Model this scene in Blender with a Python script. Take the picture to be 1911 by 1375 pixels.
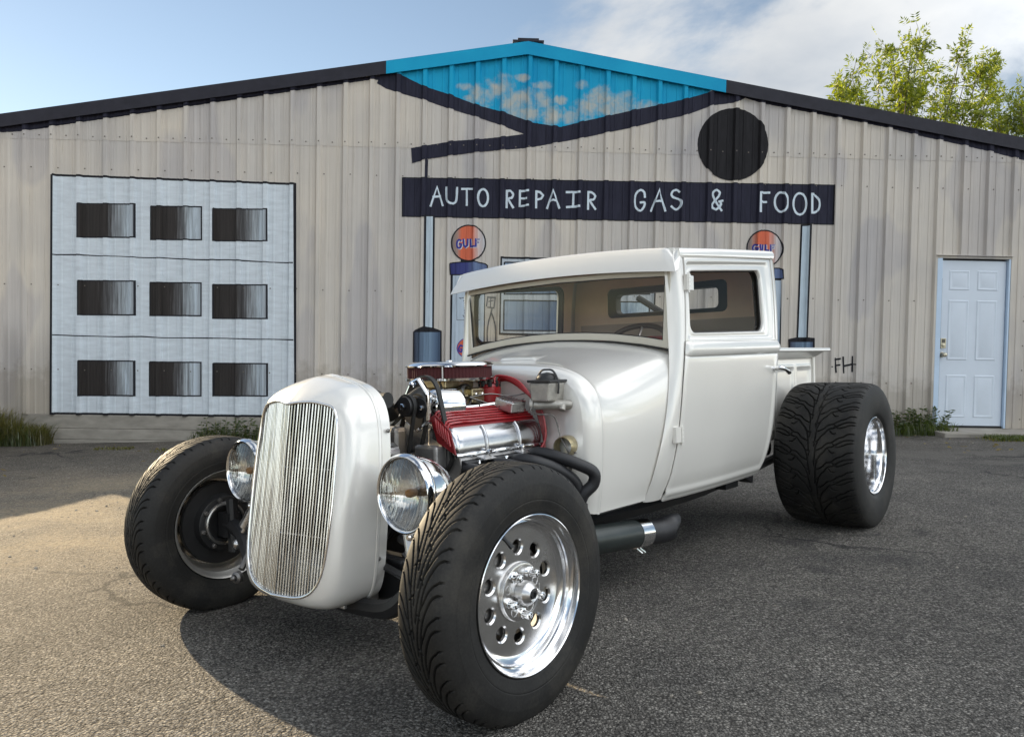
import bpy, bmesh, math, random
import numpy as np
from mathutils import Vector, Matrix
random.seed(7); rng = np.random.default_rng(7)
sc = bpy.context.scene
for o in list(bpy.data.objects): bpy.data.objects.remove(o)
PI = math.pi

# ------------------------------------------------------------------ camera
def col_matrix(x, y, z, loc):
    return Matrix(((x[0], y[0], z[0], loc[0]), (x[1], y[1], z[1], loc[1]), (x[2], y[2], z[2], loc[2]), (0, 0, 0, 1)))
cam_d = bpy.data.cameras.new('camera'); cam = bpy.data.objects.new('camera', cam_d)
sc.collection.objects.link(cam); sc.camera = cam
PITCH, ROLL = 0.03049, 0.01749
_f = Vector((0, math.cos(PITCH), -math.sin(PITCH))); _u = Vector((0, math.sin(PITCH), math.cos(PITCH))); _r = Vector((1, 0, 0))
cam.matrix_world = col_matrix(_r*math.cos(ROLL)+_u*math.sin(ROLL), _u*math.cos(ROLL)-_r*math.sin(ROLL), -_f, (0, 0, 1.00235))
cam_d.sensor_width = 36; cam_d.lens = 27.138; cam_d.clip_start = 0.05; cam_d.clip_end = 2000

# ------------------------------------------------------------------ light
SUN_AZ, SUN_EL = math.radians(45.0), math.radians(17.0)      # azimuth measured to the left of +Y
SUN_DIR = Vector((-math.sin(SUN_AZ)*math.cos(SUN_EL), math.cos(SUN_AZ)*math.cos(SUN_EL), math.sin(SUN_EL)))
sun_d = bpy.data.lights.new('sun', 'SUN'); sun_d.energy = 4.6; sun_d.angle = math.radians(0.55); sun_d.color = (1.0, 0.80, 0.52)
sun = bpy.data.objects.new('sun', sun_d); sc.collection.objects.link(sun)
sun.rotation_euler = SUN_DIR.to_track_quat('Z', 'Y').to_euler(); sun.location = (-12, 12, 12)

world = bpy.data.worlds.new('World'); sc.world = world; world.use_nodes = True
wn, wl = world.node_tree.nodes, world.node_tree.links
wn.clear()
def N(tree, kind, **kw):
    n = tree.nodes.new(kind)
    for k, v in kw.items():
        if k.startswith('i_'): n.inputs[k[2:].replace('_', ' ')].default_value = v
        else: setattr(n, k, v)
    return n
wt = world.node_tree
sky = N(wt, 'ShaderNodeTexSky', sky_type='NISHITA', sun_disc=False, sun_elevation=SUN_EL, sun_rotation=-SUN_AZ, air_density=1.0, dust_density=0.03, ozone_density=1.1)
tc = N(wt, 'ShaderNodeTexCoord')
sep = N(wt, 'ShaderNodeSeparateXYZ'); wl.new(tc.outputs['Generated'], sep.inputs[0])
# project the view direction on a flat cloud deck so that clouds flatten towards the horizon
zc = N(wt, 'ShaderNodeMath', operation='ADD'); wl.new(sep.outputs['Z'], zc.inputs[0]); zc.inputs[1].default_value = 0.22
zm = N(wt, 'ShaderNodeMath', operation='MAXIMUM'); wl.new(zc.outputs[0], zm.inputs[0]); zm.inputs[1].default_value = 0.06
dx = N(wt, 'ShaderNodeMath', operation='DIVIDE'); wl.new(sep.outputs['X'], dx.inputs[0]); wl.new(zm.outputs[0], dx.inputs[1])
dy = N(wt, 'ShaderNodeMath', operation='DIVIDE'); wl.new(sep.outputs['Y'], dy.inputs[0]); wl.new(zm.outputs[0], dy.inputs[1])
cmb = N(wt, 'ShaderNodeCombineXYZ'); wl.new(dx.outputs[0], cmb.inputs[0]); wl.new(dy.outputs[0], cmb.inputs[1])
mp = N(wt, 'ShaderNodeMapping'); mp.inputs['Location'].default_value = (1.2, 3.5, 0); wl.new(cmb.outputs[0], mp.inputs[0])
n1 = N(wt, 'ShaderNodeTexNoise', noise_dimensions='3D', i_Scale=0.80, i_Detail=10.0, i_Roughness=0.58, i_Distortion=0.35); wl.new(mp.outputs[0], n1.inputs['Vector'])
# (thinner again behind the view, where blue shows between the clouds)
# cover and tone follow the angle from the sun: open blue round the sun, unseen cloud opposite it brightened to light the shaded front
aa = N(wt, 'ShaderNodeVectorMath', operation='DOT_PRODUCT'); wl.new(tc.outputs['Generated'], aa.inputs[0]); aa.inputs[1].default_value = (math.sin(SUN_AZ), -math.cos(SUN_AZ), 0)
cov = N(wt, 'ShaderNodeMapRange', i_From_Min=-0.86, i_From_Max=-0.50, i_To_Min=-0.15, i_To_Max=0.055, interpolation_type='SMOOTHSTEP'); wl.new(aa.outputs['Value'], cov.inputs[0])
litf = N(wt, 'ShaderNodeMapRange', i_From_Min=-0.45, i_From_Max=0.55, i_To_Min=0.85, i_To_Max=3.1, interpolation_type='SMOOTHSTEP'); wl.new(aa.outputs['Value'], litf.inputs[0])
thin = N(wt, 'ShaderNodeMapRange', i_From_Min=-0.05, i_From_Max=0.45, i_To_Min=0.0, i_To_Max=-0.025, interpolation_type='SMOOTHSTEP'); wl.new(aa.outputs['Value'], thin.inputs[0])
cv2 = N(wt, 'ShaderNodeMath', operation='ADD'); wl.new(cov.outputs[0], cv2.inputs[0]); wl.new(thin.outputs[0], cv2.inputs[1])
ad = N(wt, 'ShaderNodeMath', operation='ADD'); wl.new(n1.outputs['Fac'], ad.inputs[0]); wl.new(cv2.outputs[0], ad.inputs[1])
cm = N(wt, 'ShaderNodeMapRange', i_From_Min=0.465, i_From_Max=0.60, i_To_Min=0.0, i_To_Max=0.95, interpolation_type='SMOOTHSTEP'); wl.new(ad.outputs[0], cm.inputs[0])
n2 = N(wt, 'ShaderNodeTexNoise', i_Scale=2.2, i_Detail=6.0, i_Roughness=0.55); wl.new(mp.outputs[0], n2.inputs['Vector'])
cr = N(wt, 'ShaderNodeValToRGB'); wl.new(n2.outputs['Fac'], cr.inputs[0])
cr.color_ramp.elements[0].position = 0.32; cr.color_ramp.elements[0].color = (4.6, 4.95, 5.4, 1)
cr.color_ramp.elements[1].position = 0.68; cr.color_ramp.elements[1].color = (6.9, 6.95, 6.9, 1)
lit = N(wt, 'ShaderNodeVectorMath', operation='SCALE'); wl.new(cr.outputs[0], lit.inputs[0]); wl.new(litf.outputs[0], lit.inputs['Scale'])
hsv = N(wt, 'ShaderNodeHueSaturation', i_Saturation=0.84); wl.new(sky.outputs[0], hsv.inputs['Color'])
mixc = N(wt, 'ShaderNodeMix', data_type='RGBA'); wl.new(cm.outputs[0], mixc.inputs[0]); wl.new(hsv.outputs[0], mixc.inputs[6]); wl.new(lit.outputs[0], mixc.inputs[7])
bg = N(wt, 'ShaderNodeBackground'); bg.inputs['Strength'].default_value = 0.070; wl.new(mixc.outputs[2], bg.inputs[0])
wo = N(wt, 'ShaderNodeOutputWorld'); wl.new(bg.outputs[0], wo.inputs[0])
sc.view_settings.view_transform = 'Standard'; sc.view_settings.look = 'None'; sc.view_settings.exposure = 1.08; sc.view_settings.gamma = 1.0
sc.view_settings.use_curve_mapping = False
sc.render.engine = 'CYCLES'
sc.cycles.max_bounces = 10; sc.cycles.diffuse_bounces = 6; sc.cycles.transparent_max_bounces = 16; sc.cycles.caustics_reflective = False; sc.cycles.caustics_refractive = False
sc.cycles.use_denoising = True; sc.cycles.sample_clamp_indirect = 6.0

# ------------------------------------------------------------------ helpers
def smoothstep(a, b, x):
    t = np.clip((np.asarray(x, float)-a)/(b-a), 0, 1); return t*t*(3-2*t)
def pchip(xs, ys):
    xs = np.array(xs, float); ys = np.array(ys, float); h = np.diff(xs); d = np.diff(ys)/h
    m = np.zeros(len(xs))
    for i in range(1, len(xs)-1):
        if d[i-1]*d[i] > 0:
            w1, w2 = 2*h[i]+h[i-1], h[i]+2*h[i-1]; m[i] = (w1+w2)/(w1/d[i-1]+w2/d[i])
    m[0], m[-1] = d[0], d[-1]
    def f(x):
        x = np.clip(np.asarray(x, float), xs[0], xs[-1]); k = np.clip(np.searchsorted(xs, x)-1, 0, len(h)-1)
        t = (x-xs[k])/h[k]; t2, t3 = t*t, t*t*t
        return (2*t3-3*t2+1)*ys[k]+(t3-2*t2+t)*h[k]*m[k]+(-2*t3+3*t2)*ys[k+1]+(t3-t2)*h[k]*m[k+1]
    return f
def resample(pts, n, closed=False):
    p = np.array(pts, float)
    if closed: p = np.vstack([p, p[:1]])
    s = np.r_[0, np.cumsum(np.linalg.norm(np.diff(p, axis=0), axis=1))]
    t = np.linspace(0, s[-1], n+1 if closed else n)
    if closed: t = t[:-1]
    return np.stack([np.interp(t, s, p[:, k]) for k in range(p.shape[1])], 1)
def smooth_path(pts, n=8, closed=False):
    """Catmull-Rom through the points."""
    p = [np.array(q, float) for q in pts]; m = len(p); out = []
    for i in range(m if closed else m-1):
        if closed: a, b, c, d = p[(i-1) % m], p[i], p[(i+1) % m], p[(i+2) % m]
        else: a, b, c, d = p[max(i-1, 0)], p[i], p[i+1], p[min(i+2, m-1)]
        for k in range(n):
            t = k/n
            out.append(0.5*((2*b)+(-a+c)*t+(2*a-5*b+4*c-d)*t*t+(-a+3*b-3*c+d)*t**3))
    if not closed: out.append(p[-1])
    return np.array(out)
def round_rect(x0, x1, y0, y1, r, n=6, slope=0.0):
    """rounded rectangle, counter-clockwise from the lower right; slope shears y with x."""
    rs = r if isinstance(r, (tuple, list)) else (r,)*4       # lower right, upper right, upper left, lower left
    out = []
    for (cx, cy, a0, rr) in ((x1-rs[0], y0+rs[0], -90, rs[0]), (x1-rs[1], y1-rs[1], 0, rs[1]), (x0+rs[2], y1-rs[2], 90, rs[2]), (x0+rs[3], y0+rs[3], 180, rs[3])):
        for k in range(n+1):
            a = math.radians(a0+90*k/n); out.append((cx+rr*math.cos(a), cy+rr*math.sin(a)))
    return np.array([(x, y+slope*(x-x0)) for x, y in out])

class MB:
    def __init__(s): s.v = []; s.f = []
    def add(s, vs, fs):
        o = len(s.v); s.v.extend(map(tuple, np.asarray(vs, float).tolist())); s.f.extend([tuple(i+o for i in q) for q in fs]); return s
    def box(s, x0, x1, y0, y1, z0, z1, M=None):
        vs = [(x0, y0, z0), (x1, y0, z0), (x1, y1, z0), (x0, y1, z0), (x0, y0, z1), (x1, y0, z1), (x1, y1, z1), (x0, y1, z1)]
        if M is not None: vs = [M @ Vector(q) for q in vs]
        return s.add(vs, [(0, 3, 2, 1), (4, 5, 6, 7), (0, 1, 5, 4), (1, 2, 6, 5), (2, 3, 7, 6), (3, 0, 4, 7)])
    def prism(s, poly, axis, a0, a1):
        """extrude a 2D polygon along axis (0,1,2) between a0 and a1."""
        n = len(poly); vs = []
        for a in (a0, a1):
            for p, q in poly:
                w = [0, 0, 0]; w[axis] = a; o = [i for i in range(3) if i != axis]; w[o[0]] = p; w[o[1]] = q; vs.append(w)
        fs = [tuple(range(n))[::-1], tuple(range(n, 2*n))]+[(i, (i+1) % n, (i+1) % n+n, i+n) for i in range(n)]
        return s.add(vs, fs)
    def grid(s, P, closeu=False, closev=False):
        P = np.asarray(P, float); m, n = P.shape[:2]; idx = np.arange(m*n).reshape(m, n)
        if closeu: idx = np.vstack([idx, idx[:1]])
        if closev: idx = np.hstack([idx, idx[:, :1]])
        a, b, c, d = idx[:-1, :-1].ravel(), idx[1:, :-1].ravel(), idx[1:, 1:].ravel(), idx[:-1, 1:].ravel()
        return s.add(P.reshape(-1, 3), np.stack([a, b, c, d], 1).tolist())
    def tube(s, pts, r, n=8, closed=False, caps=True):
        p = np.array(pts, float); m = len(p); R = np.full(m, r) if np.isscalar(r) else np.array(r, float)
        if closed: t = np.roll(p, -1, 0)-np.roll(p, 1, 0)
        else: t = np.gradient(p, axis=0)
        t /= np.linalg.norm(t, axis=1)[:, None]+1e-12
        ref = np.array([0, 0, 1.0]) if abs(t[0][2]) < .9 else np.array([1.0, 0, 0])
        u = np.cross(t[0], ref); u /= np.linalg.norm(u); rows = []
        for i in range(m):
            u = u-t[i]*(u@t[i]); u /= np.linalg.norm(u)+1e-12; w = np.cross(t[i], u)
            a = np.linspace(0, 2*PI, n, endpoint=False)[:, None]
            rows.append(p[i]+R[i]*(np.cos(a)*u+np.sin(a)*w))
        o = len(s.v); s.grid(np.array(rows), closeu=closed, closev=True)
        if caps and not closed: s.f.append(tuple(range(o, o+n))[::-1]); s.f.append(tuple(range(o+(m-1)*n, o+m*n)))
        return s
    def lathe(s, prof, c=(0, 0, 0), axis=(1, 0, 0), n=48, arc=2*PI, phase=0.0):
        """prof: (h along axis, r)."""
        ax = np.array(axis, float); ax /= np.linalg.norm(ax)
        ref = np.array([0, 0, 1.0]) if abs(ax[2]) < .9 else np.array([0, 1.0, 0])
        u = np.cross(ref, ax); u /= np.linalg.norm(u); w = np.cross(ax, u); full = abs(arc-2*PI) < 1e-6
        a = phase+np.linspace(0, arc, n, endpoint=not full)
        P = np.array([[np.array(c)+ax*h+r*(math.cos(t)*u+math.sin(t)*w) for t in a] for h, r in prof])
        return s.grid(P, closev=full)
    def ball(s, c, r, n=10):
        prof = [(-r*math.cos(PI*k/n), max(1e-4, r*math.sin(PI*k/n))) for k in range(n+1)]
        return s.lathe(prof, c, (0, 0, 1), n*2)
    def flip(s): s.f = [q[::-1] for q in s.f]; return s
    def mirrored(s):
        m = MB(); m.v = [(-x, y, z) for x, y, z in s.v]; m.f = [q[::-1] for q in s.f]; return m
    def mesh(s, name, mat, angle=35):
        me = bpy.data.meshes.new(name); me.from_pydata(s.v, [], s.f); me.update()
        if angle:
            me.shade_smooth(); me.set_sharp_from_angle(angle=math.radians(angle))
        for m in (mat if isinstance(mat, (list, tuple)) else [mat]): me.materials.append(m)
        return me
    def build(s, name, mat, parent=None, angle=35, solid=0, bevel=0, weld=False, recalc=False):
        me = s.mesh(name, mat, 0 if (weld or recalc) else angle)
        if weld or recalc:
            bm = bmesh.new(); bm.from_mesh(me)
            if weld: bmesh.ops.remove_doubles(bm, verts=bm.verts, dist=1e-5)
            bmesh.ops.recalc_face_normals(bm, faces=bm.faces); bm.to_mesh(me); bm.free()
            if angle: me.shade_smooth(); me.set_sharp_from_angle(angle=math.radians(angle))
        o = bpy.data.objects.new(name, me); sc.collection.objects.link(o); o.parent = parent
        if solid:
            md = o.modifiers.new('thickness', 'SOLIDIFY'); md.thickness = abs(solid); md.offset = -1 if solid > 0 else 1
        if bevel:
            md = o.modifiers.new('bevel', 'BEVEL'); md.width = bevel; md.segments = 2; md.limit_method = 'ANGLE'; md.angle_limit = math.radians(40)
        return o
def empty(name, parent=None, loc=(0, 0, 0), **kw):
    o = bpy.data.objects.new(name, None); sc.collection.objects.link(o); o.parent = parent; o.location = loc; o.empty_display_size = .1
    for k, v in kw.items(): o[k] = v
    return o
def tag(o, **kw):
    for k, v in kw.items(): o[k] = v
    return o

# ------------------------------------------------------------------ materials
def new_mat(name):
    m = bpy.data.materials.new(name); m.use_nodes = True; t = m.node_tree; b = t.nodes['Principled BSDF']; return m, t, b
def mat(name, col, rough=.5, metal=0.0, coat=0.0, var=0.0, scale=20.0, bump=0.0, bscale=None, rvar=0.0, spec=None, coat_rough=.04, stretch=None):
    m, t, b = new_mat(name)
    b.inputs['Base Color'].default_value = (*col, 1); b.inputs['Roughness'].default_value = rough; b.inputs['Metallic'].default_value = metal
    if coat: b.inputs['Coat Weight'].default_value = coat; b.inputs['Coat Roughness'].default_value = coat_rough
    if spec is not None: b.inputs['Specular IOR Level'].default_value = spec
    if var or bump or rvar:
        tcn = N(t, 'ShaderNodeTexCoord'); src = tcn.outputs['Object']
        if stretch:
            mpn = N(t, 'ShaderNodeMapping'); mpn.inputs['Scale'].default_value = stretch; t.links.new(src, mpn.inputs[0]); src = mpn.outputs[0]
        ns = N(t, 'ShaderNodeTexNoise', i_Scale=scale, i_Detail=6.0, i_Roughness=.6); t.links.new(src, ns.inputs['Vector'])
        if var:
            mr = N(t, 'ShaderNodeMapRange', i_From_Min=.25, i_From_Max=.75, i_To_Min=1-var, i_To_Max=1+var); t.links.new(ns.outputs['Fac'], mr.inputs[0])
            mx = N(t, 'ShaderNodeMix', data_type='RGBA', blend_type='MULTIPLY'); mx.inputs[0].default_value = 1; mx.inputs[6].default_value = (*col, 1)
            t.links.new(mr.outputs[0], mx.inputs[7]); t.links.new(mx.outputs[2], b.inputs['Base Color'])
        if rvar:
            mr2 = N(t, 'ShaderNodeMapRange', i_From_Min=.25, i_From_Max=.75, i_To_Min=max(0, rough-rvar), i_To_Max=rough+rvar); t.links.new(ns.outputs['Fac'], mr2.inputs[0]); t.links.new(mr2.outputs[0], b.inputs['Roughness'])
        if bump:
            nb = N(t, 'ShaderNodeTexNoise', i_Scale=bscale or scale*4, i_Detail=4.0); t.links.new(src, nb.inputs['Vector'])
            bp = N(t, 'ShaderNodeBump', i_Strength=bump, i_Distance=.003); t.links.new(nb.outputs['Fac'], bp.inputs['Height']); t.links.new(bp.outputs[0], b.inputs['Normal'])
    return m
def ramp(t, src, stops, interp='LINEAR'):
    r = N(t, 'ShaderNodeValToRGB'); r.color_ramp.interpolation = interp; e = r.color_ramp.elements
    while len(e) < len(stops): e.new(0.5)
    for k, (p, c) in enumerate(stops): e[k].position = p; e[k].color = (*c, 1) if len(c) == 3 else c
    t.links.new(src, r.inputs[0]); return r
def mixrgb(t, fac, a, b, blend='MIX'):
    m = N(t, 'ShaderNodeMix', data_type='RGBA', blend_type=blend)
    for i, q in ((0, fac), (6, a), (7, b)):
        if isinstance(q, bpy.types.NodeSocket): t.links.new(q, m.inputs[i])
        else: m.inputs[i].default_value = q if i == 0 else (*q, 1) if len(q) == 3 else q
    return m.outputs[2]
# mural shapes, metres on the front wall (along, up)
SIGN=[(-1.343, 2.963), (3.845, 2.993), (3.846, 2.523), (-1.337, 2.507)]
WORDS={'auto': [[(-1.003, 2.636), (-0.929, 2.863), (-0.86, 2.646)], [(-0.973, 2.744), (-0.89, 2.754)], [(-0.818, 2.859), (-0.812, 2.717), (-0.776, 2.673), (-0.73, 2.674), (-0.699, 2.712), (-0.691, 2.859)], [(-0.635, 2.846), (-0.513, 2.849)], [(-0.576, 2.837), (-0.573, 2.655)], [(-0.322, 2.749), (-0.325, 2.778), (-0.333, 2.805), (-0.345, 2.827), (-0.361, 2.841), (-0.378, 2.848), (-0.395, 2.845), (-0.411, 2.834), (-0.425, 2.815), (-0.434, 2.79), (-0.439, 2.761), (-0.439, 2.731), (-0.433, 2.703), (-0.423, 2.678), (-0.409, 2.66), (-0.392, 2.649), (-0.375, 2.647), (-0.358, 2.654), (-0.343, 2.67), (-0.331, 2.692), (-0.324, 2.719), (-0.322, 2.749)]], 'repair': [[(-0.098, 2.838), (-0.098, 2.638)], [(-0.087, 2.834), (-0.055, 2.834), (-0.023, 2.797), (-0.039, 2.755), (-0.078, 2.736), (-0.02, 2.639)], [(0.058, 2.841), (0.057, 2.655)], [(0.065, 2.834), (0.156, 2.842)], [(0.066, 2.75), (0.133, 2.749)], [(0.068, 2.657), (0.157, 2.671)], [(0.254, 2.839), (0.254, 2.643)], [(0.264, 2.835), (0.3, 2.828), (0.336, 2.791), (0.313, 2.753), (0.265, 2.74)], [(0.386, 2.639), (0.452, 2.85), (0.532, 2.646)], [(0.419, 2.728), (0.457, 2.737), (0.493, 2.726)], [(0.615, 2.836), (0.769, 2.839)], [(0.698, 2.826), (0.696, 2.675)], [(0.621, 2.659), (0.769, 2.671)], [(0.876, 2.846), (0.876, 2.64)], [(0.886, 2.842), (0.921, 2.837), (0.959, 2.798), (0.94, 2.756), (0.898, 2.741), (0.965, 2.642)]], 'gas': [[(1.558, 2.798), (1.549, 2.854), (1.512, 2.881), (1.467, 2.859), (1.437, 2.795), (1.442, 2.697), (1.479, 2.644), (1.515, 2.64), (1.549, 2.685), (1.555, 2.735), (1.505, 2.732)], [(1.633, 2.634), (1.725, 2.886), (1.806, 2.64)], [(1.685, 2.745), (1.76, 2.758)], [(1.971, 2.87), (1.942, 2.891), (1.896, 2.879), (1.877, 2.833), (1.909, 2.799), (1.966, 2.782), (1.993, 2.749), (1.982, 2.695), (1.934, 2.657), (1.88, 2.696)]], 'ampersand': [[(2.487, 2.66), (2.423, 2.747), (2.381, 2.83), (2.38, 2.873), (2.419, 2.902), (2.46, 2.874), (2.449, 2.832)], [(2.444, 2.823), (2.411, 2.786)], [(2.4, 2.772), (2.367, 2.725), (2.375, 2.69), (2.418, 2.669), (2.447, 2.688)], [(2.464, 2.706), (2.478, 2.734), (2.474, 2.759)], [(2.454, 2.765), (2.497, 2.777)]], 'food': [[(2.948, 2.883), (2.95, 2.653)], [(2.957, 2.88), (3.063, 2.885)], [(2.96, 2.77), (3.026, 2.772)], [(3.279, 2.777), (3.275, 2.811), (3.264, 2.842), (3.249, 2.867), (3.229, 2.884), (3.207, 2.891), (3.185, 2.888), (3.165, 2.875), (3.148, 2.853), (3.136, 2.824), (3.131, 2.791), (3.132, 2.757), (3.139, 2.724), (3.152, 2.696), (3.17, 2.675), (3.191, 2.663), (3.214, 2.66), (3.235, 2.669), (3.254, 2.686), (3.268, 2.712), (3.277, 2.743), (3.279, 2.777)], [(3.514, 2.761), (3.509, 2.799), (3.498, 2.833), (3.481, 2.86), (3.46, 2.878), (3.437, 2.886), (3.413, 2.883), (3.392, 2.869), (3.374, 2.845), (3.362, 2.813), (3.356, 2.777), (3.357, 2.739), (3.365, 2.703), (3.379, 2.672), (3.398, 2.649), (3.421, 2.635), (3.444, 2.633), (3.467, 2.642), (3.487, 2.661), (3.502, 2.689), (3.511, 2.724), (3.514, 2.761)], [(3.568, 2.878), (3.574, 2.648)], [(3.579, 2.874), (3.623, 2.858), (3.67, 2.803), (3.673, 2.725), (3.643, 2.675), (3.586, 2.651)]]}
INITIALS=[[(3.92, 0.907), (3.94, 0.74)], [(3.908, 0.89), (3.985, 0.904)], [(3.939, 0.822), (3.982, 0.83)], [(4.021, 0.923), (4.034, 0.736)], [(4.135, 0.932), (4.137, 0.754)], [(4.035, 0.817), (4.128, 0.84)], [(3.867, 0.807), (3.879, 0.807)], [(4.153, 0.84), (4.163, 0.839)]]
GARAGE=[(-5.427, 2.9), (-2.607, 2.858), (-2.582, 0.103), (-5.441, 0.098)]
GLINES=[[(-5.416, 1.972), (-2.62, 1.929)], [(-5.417, 1.017), (-2.612, 1.018)]]
GWIN=[[(-5.133, 2.572), (-4.475, 2.58), (-4.474, 2.191), (-5.133, 2.18)], [(-4.295, 2.56), (-3.703, 2.567), (-3.701, 2.18), (-4.294, 2.17)], [(-3.558, 2.546), (-2.931, 2.554), (-2.928, 2.181), (-3.556, 2.171)], [(-5.126, 1.669), (-4.472, 1.676), (-4.471, 1.278), (-5.126, 1.269)], [(-4.301, 1.664), (-3.704, 1.67), (-3.702, 1.283), (-4.3, 1.275)], [(-3.553, 1.654), (-2.924, 1.661), (-2.921, 1.264), (-3.551, 1.255)], [(-5.123, 0.727), (-4.473, 0.732), (-4.472, 0.323), (-5.123, 0.315)], [(-4.304, 0.726), (-3.7, 0.73), (-3.698, 0.332), (-4.303, 0.325)], [(-3.545, 0.723), (-2.916, 0.728), (-2.914, 0.344), (-3.543, 0.337)]]
POST1=[[(-1.075, 2.53), (-0.951, 2.529), (-0.944, 1.175), (-1.067, 1.176)], [(-1.05, 2.512), (-0.974, 2.513), (-0.964, 1.195), (-0.981, 1.161), (-1.026, 1.16), (-1.047, 1.193)]]
BASE1=[[(-1.19, 1.137), (-1.164, 1.164), (-1.067, 1.207), (-0.944, 1.189), (-0.85, 1.156), (-0.837, 0.248), (-1.185, 0.243)], [(-1.174, 1.134), (-0.866, 1.14), (-0.86, 0.261), (-1.165, 0.257)]]
POST2=[[(3.454, 2.513), (3.576, 2.515), (3.565, 1.121), (3.442, 1.119)], [(3.473, 2.492), (3.55, 2.499), (3.547, 1.149), (3.526, 1.12), (3.476, 1.119), (3.461, 1.155)]]
BASE2=[[(3.34, 1.131), (3.441, 1.154), (3.564, 1.156), (3.662, 1.151), (3.689, 0.249), (3.365, 0.244)], [(3.365, 1.096), (3.642, 1.101), (3.662, 0.262), (3.387, 0.258)]]
PUMP1={'globe': [(-0.343, 2.211), (-0.349, 2.258), (-0.364, 2.303), (-0.389, 2.342), (-0.422, 2.375), (-0.46, 2.399), (-0.503, 2.414), (-0.549, 2.418), (-0.593, 2.412), (-0.636, 2.395), (-0.674, 2.369), (-0.705, 2.335), (-0.729, 2.295), (-0.743, 2.25), (-0.747, 2.203), (-0.742, 2.156), (-0.726, 2.112), (-0.701, 2.072), (-0.669, 2.04), (-0.63, 2.015), (-0.587, 2.001), (-0.542, 1.996), (-0.497, 2.002), (-0.454, 2.019), (-0.416, 2.045), (-0.385, 2.079), (-0.361, 2.119), (-0.347, 2.164)], 'cap': [(-0.764, 1.954), (-0.73, 1.968), (-0.636, 1.978), (-0.474, 1.989), (-0.339, 1.963), (-0.315, 1.943), (-0.316, 1.835), (-0.755, 1.826)], 'body': [(-0.752, 1.826), (-0.339, 1.835), (-0.327, 0.229), (-0.745, 0.222)], 'disc': [(-0.333, 0.958), (-0.338, 0.987), (-0.35, 1.015), (-0.371, 1.039), (-0.397, 1.059), (-0.429, 1.074), (-0.464, 1.083), (-0.5, 1.086), (-0.537, 1.082), (-0.572, 1.071), (-0.603, 1.055), (-0.629, 1.034), (-0.648, 1.009), (-0.66, 0.982), (-0.664, 0.953), (-0.659, 0.924), (-0.646, 0.897), (-0.626, 0.872), (-0.6, 0.852), (-0.568, 0.837), (-0.533, 0.828), (-0.496, 0.825), (-0.46, 0.829), (-0.425, 0.84), (-0.394, 0.856), (-0.368, 0.877), (-0.349, 0.902), (-0.337, 0.929)], 'box': [(-0.676, 1.686), (-0.402, 1.692), (-0.395, 1.293), (-0.67, 1.288)], 'display': [(-0.649, 1.795), (-0.471, 1.798), (-0.47, 1.736), (-0.648, 1.733)], 'neck': [(-0.637, 2.01), (-0.461, 2.014), (-0.474, 1.973), (-0.633, 1.97)], 'text': [[(-0.637, 2.236), (-0.664, 2.241), (-0.683, 2.204), (-0.676, 2.155), (-0.649, 2.147), (-0.634, 2.172), (-0.634, 2.192), (-0.653, 2.192)], [(-0.607, 2.25), (-0.601, 2.179), (-0.582, 2.159), (-0.558, 2.18), (-0.555, 2.251)], [(-0.524, 2.252), (-0.518, 2.166), (-0.477, 2.167)], [(-0.458, 2.253), (-0.457, 2.165)], [(-0.449, 2.25), (-0.419, 2.254)], [(-0.448, 2.213), (-0.427, 2.216)]], 'text2': [[(-0.602, 0.978), (-0.623, 0.985), (-0.642, 0.95), (-0.636, 0.917), (-0.611, 0.909), (-0.601, 0.931), (-0.617, 0.941)], [(-0.583, 0.985), (-0.579, 0.924), (-0.563, 0.91), (-0.544, 0.925), (-0.542, 0.986)], [(-0.521, 0.986), (-0.519, 0.913), (-0.487, 0.914)], [(-0.466, 0.987), (-0.465, 0.914)], [(-0.457, 0.985), (-0.431, 0.987)], [(-0.456, 0.952), (-0.436, 0.954)]], 'marks': [[(-0.646, 1.555), (-0.636, 1.547)], [(-0.627, 1.558), (-0.627, 1.539)], [(-0.616, 1.553), (-0.596, 1.556)], [(-0.586, 1.561), (-0.568, 1.537)], [(-0.595, 1.519), (-0.551, 1.523)], [(-0.581, 1.497), (-0.561, 1.497)], [(-0.579, 1.466), (-0.561, 1.466)], [(-0.584, 1.432), (-0.555, 1.435)], [(-0.584, 1.405), (-0.554, 1.405)], [(-0.583, 1.375), (-0.551, 1.376)], [(-0.599, 1.348), (-0.585, 1.326)], [(-0.572, 1.351), (-0.552, 1.33)]]}
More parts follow.
